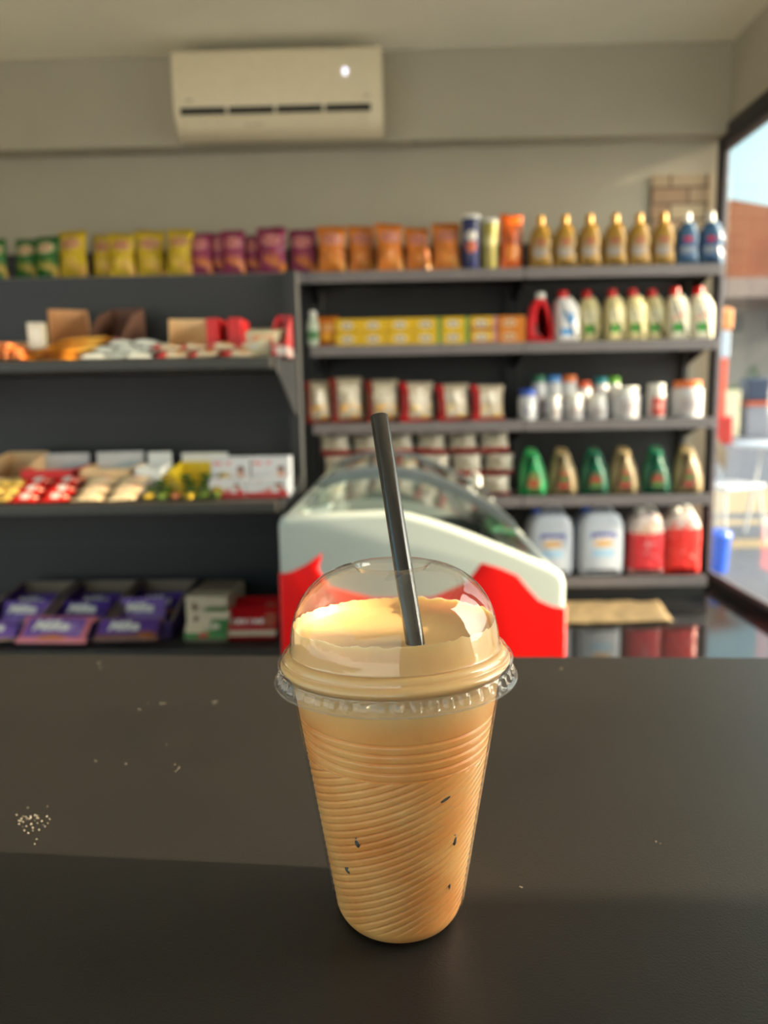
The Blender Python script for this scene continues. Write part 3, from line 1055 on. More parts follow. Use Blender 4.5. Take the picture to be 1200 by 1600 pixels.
M['jug_cream'] = pack('cream_jug_green_label', srgb(206, 192, 138), [('b', 0.45, 0.29, 0.27, 0.09, srgb(58, 140, 48)), ('b', 0.45, 0.58, 0.3, 0.14, srgb(222, 214, 180)), ('b', 0.45, 0.60, 0.2, 0.05, srgb(186, 170, 120), 60)], rough=0.35, print_var=0.05)
M['jug_white'] = pack('ivory_jug_red_and_green_label', srgb(224, 216, 190), [('b', 0.45, 0.28, 0.27, 0.10, srgb(44, 140, 44)), ('b', 0.45, 0.52, 0.3, 0.08, srgb(208, 70, 60), 50), ('b', 0.45, 0.66, 0.3, 0.06, srgb(206, 198, 186))], rough=0.35, print_var=0.05)
M['jug_cream_wall'] = mat('cream_jug_handle', srgb(222, 208, 156), 0.35, var=0.03)
M['jug_white_wall'] = mat('ivory_jug_handle', srgb(232, 226, 204), 0.35, var=0.03)
bottle('jug', 'white jug with blue label and red cap right of the red jug', 'jug', (wx(884, 490, YB_), YB_, SZ[2] + 0.001), smooth_poly(out3), 0.09, 0.025, M['jug_blue'], (-0.018, 0.026, 0.2225, 0.258, M['cap_red']), (hp3, 0.008, M['jug_white_wall']), 0.1)
pj = None
for i, px in enumerate((923, 960, 992, 1025)):
    loc = (wx(px, 490, YB_), YB_ + (0.03 if i in (0, 3) else 0), SZ[2] + 0.001)
    lab = 'cream jug with green label and red cap, %s of four' % nth(i, 4)
    if pj is None:
        pj = bottle('jug', lab, 'jug', loc, smooth_poly(out3), 0.09, 0.025, M['jug_cream'], (-0.018, 0.026, 0.2225, 0.262, M['cap_red']), (hp3, 0.011, M['jug_cream_wall']), 0.0, 'cream jugs on the second shelf')
        pj.scale = (0.84, 0.9, 1)
    else:
        dup(pj, loc, random.uniform(-0.1, 0.1), lab, scale=(0.84, 0.9, 1))
pj = None
for i, px in enumerate((1058, 1095)):
    loc = (wx(px, 490, YB_), YB_, SZ[2] + 0.001)
    lab = 'ivory jug with red and green label, %s on the second shelf' % ('left of two' if i == 0 else 'nearest the window')
    if pj is None:
        pj = bottle('jug', lab, 'jug', loc, smooth_poly(out3), 0.09, 0.025, M['jug_white'], (-0.018, 0.026, 0.2225, 0.264, M['cap_red']), (hp3, 0.011, M['jug_white_wall']), 0.0, 'ivory jugs on the second shelf')
        pj.scale = (0.90, 0.95, 1)
    else:
        dup(pj, loc, 0.03, lab)

# second shelf, middle bay: tea boxes stacked two high
M['tea'] = pack('yellow_tea_box', srgb(222, 178, 18), [('e', 0.45, 0.5, 0.25, 0.28, srgb(222, 206, 170)), ('b', 0.45, 0.5, 0.17, 0.1, srgb(90, 100, 150), 50), ('b', 0.5, 0.04, 0.6, 0.05, srgb(190, 140, 20))], rough=0.4, print_var=0.06)
M['tea_green'] = pack('yellow_tea_box_green_edge', srgb(220, 178, 20), [('e', 0.42, 0.5, 0.25, 0.28, srgb(222, 206, 170)), ('b', 0.42, 0.5, 0.17, 0.1, srgb(90, 100, 150), 50), ('b', 0.94, 0.4, 0.08, 0.6, srgb(90, 150, 70))], rough=0.4)
M['tea_pink'] = pack('yellow_tea_box_pink_edge', srgb(216, 168, 26), [('e', 0.42, 0.5, 0.25, 0.28, srgb(222, 206, 170)), ('b', 0.42, 0.5, 0.17, 0.1, srgb(90, 100, 150), 50), ('b', 0.94, 0.4, 0.08, 0.6, srgb(200, 140, 140)), ('b', 0.5, 0.06, 0.6, 0.12, srgb(150, 60, 70))], rough=0.4)
M['tea_orange'] = pack('orange_tea_box', srgb(206, 120, 30), [('e', 0.42, 0.5, 0.25, 0.28, srgb(210, 180, 140)), ('b', 0.42, 0.5, 0.17, 0.1, srgb(150, 80, 70), 50)], rough=0.4)
teas = [(545, 37, 'tea', 'plain yellow'), (585, 42, 'tea', 'plain yellow'), (627, 41, 'tea', 'plain yellow'), (668, 36, 'tea_green', 'yellow and green'), (711, 41, 'tea_green', 'yellow and green'), (755, 42, 'tea_pink', 'yellow and pink'), (799, 36, 'tea_orange', 'orange')]
bx = {}
for i, (px, w, mk, nm) in enumerate(teas):
    for lv in range(2):
        wd = 41 * k_
        key = mk
        loc = (wx(px, 510, YB_ - 0.02), YB_ + 0.0, SZ[2] + 0.001 + lv * 0.0685)
        same = [q for q, t_ in enumerate(teas) if t_[3] == nm]
        who = '' if len(same) == 1 else ', %s such column' % ('left' if same.index(i) == 0 else ('right' if same.index(i) == len(same) - 1 else 'middle'))
        lab = '%s tea box, %s of a stacked pair%s' % (nm, ('lower', 'upper')[lv], who)
        if key not in bx:
            bx[key] = tag(MB().box((0, 0, 0.034), (wd * 0.99, 0.075, 0.068)).build('tea_box', M[mk], None, bevel=0.0015, loc=loc), lab, 'tea box', 'stacked tea boxes on the second shelf')
        else:
            dup(bx[key], loc, random.uniform(-0.03, 0.03), lab)
p = MB().pillow(0.115, 0.16, 0.06, seed=21, wr=0.15).build('coffee_pouch', pack('orange_coffee_pouch', srgb(214, 120, 40), [('e', 0.5, 0.6, 0.3, 0.15, srgb(226, 160, 90)), ('e', 0.5, 0.3, 0.3, 0.12, srgb(240, 170, 50))], rough=0.25, bump=0.3), None, smooth=True, angle=75, loc=(wx(513, 505, YB_), YB_, SZ[2] + 0.001))
tag(p, 'orange foil pouch at the left end of the tea boxes', 'pouch')
bottle('bottle', 'tall white and green bottle beside the display upright, left of the orange pouch', 'bottle', (wx(489, 500, YB_), YB_, SZ[2] + 0.001), smooth_poly([(-0.03, 0), (-0.032, 0.1), (-0.02, 0.15), (0.02, 0.15), (0.032, 0.1), (0.03, 0)]), 0.06, 0.02,
       pack('white_green_bottle', srgb(190, 200, 180), [('b', 0.5, 0.4, 0.6, 0.15, srgb(80, 130, 80))]), (0, 0.017, 0.15, 0.185, M['cap_white']))

# third shelf, middle bay: noodle / biscuit bags ; fourth shelf: stacked two high
def noodle(name, top, low, red):
    return pack(name, top, [('b', 0.5, 0.22, 0.40, 0.16, low, 26), ('e', 0.5, 0.62, 0.32, 0.16, srgb(214, 206, 190), 30), ('b', 0.06, 0.4, 0.17, 0.7, red), ('b', 0.5, 0.03, 0.6, 0.06, red)], rough=0.25, print_var=0.12, bump=0.45)  # low: warm sunlight on the bag's lower half, painted into its colour


M['noodle_red'] = noodle('red_and_white_pasta_foil', srgb(196, 180, 158), srgb(230, 190, 110), srgb(190, 22, 24))
M['noodle_brown'] = noodle('brown_and_white_pasta_foil', srgb(190, 176, 152), srgb(232, 170, 80), srgb(140, 44, 30))
ndl = [(497, 38, 62, 'brown'), (543, 52, 66, 'brown'), (598, 52, 62, 'brown'), (653, 54, 58, 'red'), (710, 52, 54, 'red'), (764, 54, 52, 'red')]
for i, (px, w, h, c) in enumerate(ndl):
    bag = MB().pillow(w * k_ * 1.02, h * k_ * 1.06, 0.085, seed=30 + i, wr=0.2).build('pasta_bag', M['noodle_' + c], None, smooth=True, angle=75, loc=(wx(px, 630, YB_), YB_ + 0.02, SZ[3] + 0.001))
    bag.rotation_euler = (-0.12, random.uniform(-0.03, 0.03), random.uniform(0.1, 0.3))
    tag(bag, 'glossy %s and white food bag, %s on the third shelf' % (c, nth(i, 6)), 'food bag', 'food bags on the third shelf')
M['noodle_low'] = pack('white_bag_red_edges', srgb(196, 188, 172), [('b', 0.5, 0.04, 0.6, 0.10, srgb(196, 20, 24)), ('b', 0.5, 0.97, 0.6, 0.06, srgb(170, 24, 24)), ('e', 0.5, 0.5, 0.34, 0.22, srgb(176, 160, 130), 35)], rough=0.28, print_var=0.12, bump=0.45)
pn = None
for lv in range(3):
    for i in range(6):
        px = 524 + i * 50 + (6 if lv == 1 else 0)
        loc = (wx(px, 740, YB_) , YB_ + 0.01 + 0.012 * lv, SZ[4] + 0.001 + lv * 0.118)
        lab = 'white food bag with red edges, %s in the %s layer of the stack' % (nth(i, 6), ('bottom', 'middle', 'top')[lv])
        if pn is None:
            pn = MB().pillow(0.158, 0.112, 0.09, seed=44, wr=0.18).build('food_bag', M['noodle_low'], None, smooth=True, angle=75, loc=loc)
            tag(pn, lab, 'food bag', 'stacked white food bags on the fourth shelf')
        else:
            dup(pn, loc, 0, lab, rot=(random.uniform(-0.12, 0), random.uniform(-0.05, 0.05), random.uniform(-0.15, 0.15)))

# third shelf, right: small jars and bottles
def cap_m(n, c):
    return mat(n, c, 0.35, var=0.03)


CM = {'blue': cap_m('blue_cap', srgb(40, 84, 190)), 'sky': cap_m('sky_blue_cap', srgb(70, 140, 210)), 'green': cap_m('green_cap', srgb(50, 120, 92)), 'orange': cap_m('orange_cap', srgb(222, 110, 40)), 'coral': cap_m('coral_cap', srgb(226, 92, 50)), 'teal': cap_m('teal_cap', srgb(40, 150, 160)), 'lime': cap_m('lime_cap', srgb(120, 190, 50)), 'white': M['cap_white']}
M['jar_w'] = pack('white_jar_label', srgb(206, 204, 206), [('b', 0.5, 0.42, 0.3, 0.26, srgb(190, 178, 176)), ('b', 0.5, 0.45, 0.2, 0.12, srgb(150, 140, 150), 60)], rough=0.4, print_var=0.03)
M['jar_navy'] = pack('white_jar_navy_mark', srgb(206, 206, 212), [('e', 0.5, 0.45, 0.28, 0.18, srgb(60, 80, 140), 40)], rough=0.4, print_var=0.03)
M['jar_red'] = pack('white_jar_red_label', srgb(206, 200, 196), [('b', 0.5, 0.42, 0.36, 0.32, srgb(196, 70, 60)), ('e', 0.5, 0.42, 0.2, 0.12, srgb(220, 150, 140))], rough=0.4, print_var=0.03)
jars = [(842, 22, 66, 0.11, 'jar_w', 'green', 'tall white bottle with green cap at the back left of the jars'),
        (865, 24, 66, 0.11, 'jar_w', 'sky', 'tall white bottle with sky blue cap behind the jars'),
        (888, 26, 66, 0.11, 'jar_w', 'orange', 'tall white bottle with orange cap behind the jars'),
        (913, 20, 57, 0.10, 'jar_w', 'coral', 'white bottle with coral cap behind the small white jars'),
        (938, 22, 62, 0.135, 'jar_w', 'teal', 'white bottle with teal cap behind the small white jars'),
        (958, 20, 62, 0.165, 'jar_w', 'lime', 'white bottle with lime green cap behind the wide white tub'),
        (824, 28, 47, 0.03, 'jar_navy', 'blue', 'white jar with blue cap at the left end of the third shelf'),
        (865, 23, 36, 0.03, 'jar_w', 'white', 'small white jar in front of the sky blue capped bottle'),
        (897, 27, 38, 0.03, 'jar_w', 'white', 'small white jar in front of the orange capped bottle'),
        (934, 28, 36, 0.03, 'jar_w', 'white', 'small white jar in front of the teal capped bottle'),
        (977, 44, 48, 0.02, 'jar_w', 'white', 'wide white tub among the jars on the third shelf'),
        (1025, 28, 52, 0.03, 'jar_red', 'white', 'white jar with red label standing alone on the third shelf'),
        (1073, 46, 55, 0.03, 'jar_w', 'orange', 'large white tub with orange lid near the window')]
for px, w, h, dy, mk, cm, lab in jars:
    y = YF + 0.03 + dy + w * k_ / 2
    kk = y / FPX
    c = thing('jar', lab, 'jar' if 'jar' in lab else ('tub' if 'tub' in lab else 'bottle'), (wx(px, 625, y), y, SZ[3] + 0.001), random.uniform(-0.1, 0.1))
    r, hh = w * kk / 2, h * kk
    ch = min(0.035, hh * 0.24)
    MB().lathe([(r * 0.93, 0), (r, 0.005), (r, hh - ch - 0.012), (r * 0.86, hh - ch)], 24).build('body', M[mk], c, smooth=True, angle=40)
    MB().lathe([(r * 0.88, hh - ch + 0.0003), (r * 0.88, hh - 0.004), (r * 0.8, hh)], 24).build('cap', CM[cm], c, smooth=True, angle=40)

# fourth shelf, right: green and gold bottles
out4 = [(-0.066, 0), (-0.072, 0.012), (-0.071, 0.10), (-0.064, 0.16), (-0.050, 0.205), (-0.044, 0.235), (-0.034, 0.240), (0.022, 0.232), (0.030, 0.222), (0.027, 0.195), (0.040, 0.165), (0.060, 0.11), (0.070, 0.06), (0.070, 0.012), (0.064, 0)]
M['oil_green'] = pack('green_oil_bottle', srgb(16, 96, 70), [('e', 0.55, 0.30, 0.27, 0.20, srgb(110, 96, 70)), ('e', 0.55, 0.33, 0.16, 0.06, srgb(176, 60, 50)), ('e', 0.55, 0.22, 0.16, 0.05, srgb(60, 140, 70))], rough=0.25, print_var=0.05)
M['oil_lgreen'] = pack('bright_green_oil_bottle', srgb(40, 150, 84), [('e', 0.55, 0.30, 0.27, 0.22, srgb(130, 130, 80)), ('e', 0.55, 0.27, 0.18, 0.08, srgb(176, 80, 60))], rough=0.25, print_var=0.05)
M['oil_tan'] = pack('tan_oil_bottle', srgb(150, 130, 92), [('e', 0.55, 0.30, 0.27, 0.22, srgb(130, 96, 76)), ('e', 0.55, 0.36, 0.16, 0.05, srgb(70, 130, 66)), ('e', 0.55, 0.22, 0.18, 0.06, srgb(170, 70, 56)), ('d', 0.55, 0.48, 0.12, 0.06, srgb(186, 80, 56))], rough=0.25, print_var=0.05)
b4 = [(832, 'oil_lgreen', 'bright green oil bottle at the left end of the fourth shelf'), (879, 'oil_tan', 'tan oil bottle between the bright green and dark green bottles'), (928, 'oil_green', 'dark green oil bottle between the two left tan bottles'),
      (974, 'oil_tan', 'tan oil bottle in the middle of the fourth shelf, third bottle from right'), (1024, 'oil_green', 'dark green oil bottle second from the right on the fourth shelf'), (1073, 'oil_tan', 'tan oil bottle at the right end of the fourth shelf')]
M['neck'] = mat('dark_cap', srgb(40, 60, 50), 0.4)
for i, (px, mk, lab) in enumerate(b4):
    loc = (wx(px, 735, YB_), YB_, SZ[4] + 0.001)
    t = bottle('oil_bottle', lab, 'oil bottle', loc, smooth_poly(out4), 0.095, 0.035, M[mk], None, ([(0.020, 0, 0.222), (0.034, 0, 0.18), (0.054, 0, 0.13), (0.068, 0, 0.075), (0.071, 0, 0.02)], 0.011, M[mk]), -0.15, 'oil bottles on the fourth shelf')
    MB().slab([(-0.040, 0.238), (-0.034, 0.252), (0.016, 0.246), (0.022, 0.232)], 0.045, 0.008).build('cap', M[mk], t, smooth=True)

# bottom shelf, right: jerrycans and red liquid packs
out5 = smooth_poly([(-0.105, 0), (-0.118, 0.012), (-0.121, 0.10), (-0.121, 0.25), (-0.108, 0.305), (-0.075, 0.335), (-0.03, 0.342), (0.05, 0.342), (0.09, 0.325), (0.114, 0.28), (0.119, 0.22), (0.119, 0.10), (0.116, 0.012), (0.103, 0)])
M['can'] = pack('pale_blue_jerrycan', srgb(176, 182, 194), [('b', 0.53, 0.63, 0.27, 0.045, srgb(48, 66, 150)), ('b', 0.53, 0.56, 0.22, 0.06, srgb(190, 186, 190)), ('e', 0.53, 0.51, 0.22, 0.05, srgb(190, 150, 96)), ('b', 0.53, 0.36, 0.24, 0.05, srgb(140, 176, 206))], rough=0.35, print_var=0.05)
pc = None
for px, lab in ((857, 'pale blue jerrycan with a blue label beside the freezer'), (934, 'pale blue jerrycan with a blue label beside the red packs')):
    loc = (wx(px, 840, YB_ + 0.03), YB_ + 0.03, SZ[5] + 0.001)
    if pc is None:
        pc = bottle('jerrycan', lab, 'jerrycan', loc, out5, 0.17, 0.035, M['can'], (-0.065, 0.026, 0.325, 0.358, CM['blue']), ([(-0.02, 0, 0.338), (-0.01, 0, 0.362), (0.05, 0, 0.36), (0.075, 0, 0.33)], 0.011, M['can']), 0, 'jerrycans on the bottom shelf')
    else:
        dup(pc, loc, 0.05, lab, scale=(1.02, 1, 1.02))
M['red_liq'] = pack('clear_bag_of_red_drink', srgb(206, 56, 62), [('b', 0.5, 0.90, 0.7, 0.22, srgb(208, 190, 186)), ('e', 0.5, 0.74, 0.34, 0.10, srgb(210, 180, 160), 24), ('e', 0.55, 0.40, 0.2, 0.16, srgb(196, 120, 124), 26), ('b', 0.5, 0.04, 0.7, 0.06, srgb(208, 150, 150))], rough=0.12, facing=False, bump=0.4)
M['red_liq_b'] = pack('clear_bag_of_bright_red_drink', srgb(222, 52, 46), [('b', 0.5, 0.92, 0.7, 0.18, srgb(212, 196, 190)), ('e', 0.4, 0.78, 0.3, 0.08, srgb(220, 90, 80), 30), ('b', 0.62, 0.36, 0.22, 0.10, srgb(226, 110, 100), 26)], rough=0.12, facing=False, bump=0.4)
out6 = smooth_poly([(-0.088, 0), (-0.098, 0.015), (-0.092, 0.10), (-0.096, 0.20), (-0.088, 0.29), (-0.055, 0.33), (-0.02, 0.338), (0.03, 0.342), (0.062, 0.325), (0.092, 0.27), (0.098, 0.19), (0.094, 0.10), (0.098, 0.015), (0.088, 0)])
for px, mk, lab in ((1008, 'red_liq', 'pinkish red washer fluid container with pale top beside the jerrycan'), (1064, 'red_liq_b', 'bright red washer fluid container at the right end of the bottom shelf')):
    bottle('fluid_container', lab, 'container', (wx(px, 840, YB_), YB_ + 0.02, SZ[5] + 0.001), out6, 0.14, 0.035, M[mk], (-0.03, 0.024, 0.33, 0.356, M['cap_white']), ([(-0.01, 0, 0.335), (0.01, 0, 0.362), (0.04, 0, 0.358), (0.07, 0, 0.31)], 0.009, M['cap_white']), 0.0, 'washer fluid containers on the bottom shelf')

# crumpled brown cardboard on the floor by the shelf foot
rs = random.Random(11)
b = MB()
NX, NY = 22, 8
q0, q1, q2, q3 = at(872, 938, z=0.02), at(1028, 936, z=0.02), at(1052, 968, z=0.02), at(872, 972, z=0.02)
vs = []
for j in range(NY + 1):
    for i in range(NX + 1):
        u, v = i / NX, j / NY
        p = (q3 * (1 - u) + q2 * u) * (1 - v) + (q0 * (1 - u) + q1 * u) * v
        zz = 0.012 + 0.010 * noise.noise(Vector((p.x * 14, p.y * 14, 3)))
        vs.append((p.x, min(p.y, 4.045), max(0.001, zz)))
n1 = NX + 1
b.add(vs, [(j * n1 + i, j * n1 + i + 1, (j + 1) * n1 + i + 1, (j + 1) * n1 + i) for j in range(NY) for i in range(NX)])
pp = b.build('cardboard_sheet', mat('tan_cardboard_sheet', srgb(122, 102, 68), 0.8, var=0.2, scale=20), None, smooth=True)
sm = pp.modifiers.new('thickness', 'SOLIDIFY')
sm.thickness = 0.003
sm.offset = 1
tag(pp, 'crumpled tan cardboard sheet lying on the dark floor under the shelves', 'cardboard')
# ------------------------------------------------------------------ sweets on the gondola: top shelf
def gx(px, py, y):
    return wx(px, py, y)


Z1, Z2, Z3 = GZ[2] + 0.001, GZ[1] + 0.001, GZ[0] + 0.001
M['gold_bar'] = pack('orange_gold_wrapper', srgb(226, 150, 50), [('b', 0.5, 0.5, 0.36, 0.3, srgb(232, 180, 80), 40)], rough=0.22, print_var=0.2, bump=0.3, facing=False)
M['copper_bar'] = pack('copper_wrapper', srgb(196, 104, 48), [('b', 0.5, 0.5, 0.36, 0.3, srgb(210, 130, 70), 40)], rough=0.22, print_var=0.2, bump=0.3, facing=False)


def carton(label, loc, w, d, h, hb, hf, m_, rz=0.0, inner=None, group=None):
    c = MB().carton(w, d, h, hb, hf)
    return tag(c.build('display_carton', m_, None, loc=loc), label, 'carton', group) if rz == 0 else _rot(tag(c.build('display_carton', m_, None, loc=loc), label, 'carton', group), rz)


def _rot(o, rz):
    o.rotation_euler = (0, 0, rz)
    return o


def bar_mesh(W, T, Ln, m_, name='candy_bar', seed=1):
    """flow-wrapped bar: pillow lying along X"""
    b = MB()
    b.T = Matrix.Translation((0, 0, T / 2)) @ Matrix.Rotation(math.pi / 2, 4, 'X') @ Matrix.Rotation(math.pi / 2, 4, 'Y') @ Matrix.Translation((0, 0, -Ln / 2))
    b.pillow(W, Ln, T, 10, 14, seed=seed, crimp=0.1, wr=0.1)
    return b.build(name, m_, None, smooth=True, angle=75)


k1 = 1.80 / FPX
# copper sticks, far left, ends towards the viewer
carton('pale card display carton at the far left end of the upper sweets shelf', (gx(22, 540, 1.93), 1.93, Z1), 0.085, 0.22, 0.035, 0.062, 0.03, M['beige_card'], 0.25)
stick = None
idx = 0
for row, (n, x0, yy) in enumerate(((6, -4, 0), (5, 0, 1), (3, 8, 2))):
    for i in range(n):
        px = x0 + i * 9.2
        loc = (gx(px, 545, 1.84), 1.845 + 0.004 * row, Z1 + (0.0 if row == 0 else 0.0135 * row) + 0.004)
        lab = 'copper wrapped stick in the far left pile, %s of its %s row' % (nth(i, n), ('bottom', 'middle', 'top')[row])
        if stick is None:
            b = MB()
            b.T = Matrix.Rotation(-math.pi / 2, 4, 'X')
            b.T = Matrix.Translation((0, -0.06, 0.0065)) @ b.T
            b.lathe([(0.003, 0), (0.0055, 0.003), (0.0062, 0.012), (0.0062, 0.108), (0.0055, 0.117), (0.003, 0.12)], 14)
            stick = tag(b.build('chocolate_stick', M['copper_bar'], None, smooth=True, loc=loc), lab, 'chocolate stick', 'copper chocolate sticks on the upper sweets shelf')
        else:
            dup(stick, loc, random.uniform(-0.12, 0.12), lab)
        idx += 1
t = thing('sweet_box', 'white sweet box with yellow side standing on the copper sticks', 'box', (gx(58, 530, 1.88), 1.88, Z1 + 0.03), 0.42)
MB().box((0, 0, 0.034), (0.040, 0.028, 0.062)).build('box_body', pack('white_yellow_box', srgb(216, 208, 190), [('e', 0.5, 0.5, 0.3, 0.3, srgb(226, 222, 210))], rough=0.35), t, bevel=0.002)
MB().span(0.0201, 0.0215, -0.012, 0.014, 0.004, 0.064).build('side_label', M['yellow_card'], t)
# brown carton with gold bars spilling forward
carton('brown cardboard display carton behind the orange gold bars', (gx(108, 540, 1.96), 1.97, Z1), 0.095, 0.14, 0.06, 0.142, 0.03, M['cardboard'], 0.42)
gb = bar_mesh(0.026, 0.013, 0.115, M['gold_bar'], seed=5)
tag(gb, '', 'candy bar', 'orange gold bars piled on the upper sweets shelf')
spots = [(70, 0, 0.02), (100, 0, 0.02), (130, 0, 0.0), (62, 1, 0.05), (85, 1, 0.03), (112, 1, 0.02), (135, 1, 0.0), (92, 2, 0.05), (115, 2, 0.04), (135, 2, 0.03), (112, 3, 0.06), (132, 3, 0.06)]
for i, (px, lv, dy) in enumerate(spots):
    row = [q for q in spots if q[1] == lv]
    lab = 'orange gold bar before the brown carton, %s of %s layer' % (nth(row.index((px, lv, dy)), len(row)), ('the bottom', 'the second', 'the third', 'the top')[lv])
    loc = (gx(px, 540, 1.86), 1.83 + dy, Z1 + lv * 0.0135)
    rot = (random.uniform(-0.08, 0.08), -0.16 if lv else 0.0, 0.75 + random.uniform(-0.15, 0.15))
    if lv:
        loc = (loc[0], loc[1], loc[2] + 0.006)
    if i == 0:
        gb.location, gb.rotation_euler = loc, rot
        gb['label'] = lab
    else:
        dup(gb, loc, 0, lab, rot=rot)
carton('dark brown display carton holding round yellow and orange sweets', (gx(180, 540, 1.98), 1.99, Z1), 0.092, 0.15, 0.07, 0.145, 0.05, M['dark_cardboard'], -0.12)
cc = [srgb(226, 120, 30), srgb(226, 180, 40), srgb(190, 90, 120), srgb(226, 160, 36), srgb(222, 196, 60)]
for i, (px, dz, dy) in enumerate(((163, 0.048, 0), (172, 0.044, 0.008), (181, 0.044, 0), (190, 0.046, 0.006), (198, 0.036, 0))):
    nm = ('orange', 'golden', 'pink', 'amber', 'pale yellow')[i]
    q = MB().ell((0, 0, 0.012), (0.0125, 0.0115, 0.012)).build('wrapped_sweet', mat(nm.replace(' ', '_') + '_sweet_foil', cc[i], 0.25, var=0.2, scale=80), None, smooth=True, loc=(gx(px, 520, 1.96), 1.965 + dy, Z1 + dz - 0.003))
    tag(q, '%s round wrapped sweet in the dark brown carton' % nm, 'sweet')
# white and blue bags
M['white_blue'] = pack('white_and_blue_foil', srgb(238, 238, 228), [('b', 0.55, 0.55, 0.28, 0.16, srgb(90, 150, 206), 18), ('e', 0.3, 0.3, 0.2, 0.14, srgb(150, 190, 216), 22)], rough=0.22, axes='XY', bump=0.4, print_var=0.06)
wb_ = None
for i, (px, lv, dy, rz) in enumerate(((150, 0, 0, 0.05), (185, 0, 0.01, -0.06), (220, 0, 0, 0.1), (165, 1, 0.025, 0.1), (200, 1, 0.02, -0.05), (232, 1, 0.03, 0.02), (186, 2, 0.04, 0.0), (222, 2, 0.04, 0.06))):
    lab = 'white and blue wrapped bar, %s of the %s layer of its pile' % ((('left', 'middle', 'right')[(i, i - 3)[lv > 0]] if lv < 2 else ('left', 'right')[i - 6]), ('bottom', 'middle', 'top')[lv])
    loc = (gx(px, 545, 1.84), 1.83 + dy, Z1 + lv * 0.0165)
    if wb_ is None:
        wb_ = bar_mesh(0.055, 0.018, 0.075, M['white_blue'], seed=8)
        tag(wb_, lab, 'candy bar', 'white and blue bars on the upper sweets shelf')
        wb_.location, wb_.rotation_euler = loc, (0.1, 0, rz)
    else:
        dup(wb_, loc, 0, lab, rot=(0.12, random.uniform(-0.08, 0.08), rz))
p = MB().box((0, 0, 0.022), (0.03, 0.05, 0.044)).build('sweet_box', mat('pale_blue_box', srgb(120, 160, 214), 0.4), None, bevel=0.002, loc=(gx(250, 545, 1.93), 1.94, Z1))
tag(p, 'small pale blue box behind the right end of the white and blue bars', 'box')
# beige carton, red flaps and red / cream bars
carton('beige display carton with high left side between the blue box and the red boxes', (gx(296, 540, 1.94), 1.95, Z1), 0.10, 0.17, 0.05, 0.112, 0.03, M['beige_card'], 0.28)
for i, (px, lab) in enumerate(((338, 'narrow bright red box standing upright left of another red box'), (372, 'narrow bright red box standing upright right of another red box'))):
    q = MB().box((0, 0, 0.041), (0.030, 0.11, 0.082)).build('red_box', M['red_card'], None, bevel=0.0015, loc=(gx(px, 540, 1.93), 1.95, Z1 + 0.018))
    tag(q, lab, 'box')
q = MB().box((0, 0, 0.0085), (0.11, 0.10, 0.017)).build('card_tray', M['dark_cardboard'], None, bevel=0.001, loc=(gx(356, 550, 1.94), 1.95, Z1))
tag(q, 'flat dark tray under the two upright red boxes', 'tray')
M['red_cream'] = pack('red_and_cream_wrapper', srgb(214, 196, 168), [('b', 0.16, 0.5, 0.2, 0.6, srgb(206, 40, 44)), ('e', 0.25, 0.5, 0.14, 0.2, srgb(226, 170, 160), 60), ('e', 0.66, 0.42, 0.2, 0.22, srgb(206, 130, 60), 26)], rough=0.25, axes='XY', bump=0.3, print_var=0.06)
rc = None
rcs = [(272, 0, 0), (320, 0, 0), (372, 0, 0), (262, 1, 0.012), (300, 1, 0.02), (345, 1, 0.015), (388, 1, 0.02)]
for i, (px, lv, dy) in enumerate(rcs):
    row = [q_ for q_ in rcs if q_[1] == lv]
    lab = 'red and cream wrapped wafer bar, %s of the %s layer' % (nth(row.index((px, lv, dy)), len(row)), ('lower', 'upper')[lv])
    loc = (gx(px, 545, 1.84), 1.83 + dy, Z1 + lv * 0.0185)
    if rc is None:
        rc = bar_mesh(0.045, 0.02, 0.085, M['red_cream'], seed=3)
        tag(rc, lab, 'candy bar', 'red and cream wafer bars on the upper sweets shelf')
        rc.location, rc.rotation_euler = loc, (0.25, 0, 0.1)
    else:
        dup(rc, loc, 0, lab, rot=(0.2, random.uniform(-0.06, 0.06), random.uniform(-0.15, 0.15)))
M['cream_bar'] = pack('cream_wrapper', srgb(214, 200, 164), [('b', 0.5, 0.72, 0.34, 0.12, srgb(226, 150, 110), 40), ('b', 0.5, 0.42, 0.3, 0.12, srgb(196, 196, 190), 50)], rough=0.3, print_var=0.06, bump=0.15)
cb = None
for i in range(4):
    loc = (gx(414 + (i % 2) * 2, 545, 1.86), 1.835 + 0.026 * i, Z1 + 0.004 * i)
    lab = 'cream wrapped wafer pack standing before the red carton, %s' % ('frontmost', 'second from the front', 'third from the front', 'rearmost')[i]
    if cb is None:
        cb = MB().pillow(0.082, 0.062, 0.024, 10, 12, seed=12, crimp=0.05, wr=0.06).build('wafer_pack', M['cream_bar'], None, smooth=True, angle=75, loc=loc)
        tag(cb, lab, 'wafer pack', 'cream wafer packs on the upper sweets shelf')
    else:
        dup(cb, loc, 0.03, lab)
M['red_side'] = pack('red_printed_card', srgb(196, 36, 44), [('b', 0.5, 0.5, 0.4, 0.3, srgb(206, 80, 84), 40), ('b', 0.5, 0.12, 0.6, 0.12, srgb(210, 196, 186), 40)], rough=0.4, axes='YZ', facing=False)
q = MB().carton(0.036, 0.12, 0.06, 0.106, 0.03).build('display_carton', M['red_side'], None, loc=(gx(441, 545, 1.87), 1.87, Z1))
tag(q, 'red printed display carton at the right end of the upper sweets shelf', 'carton')

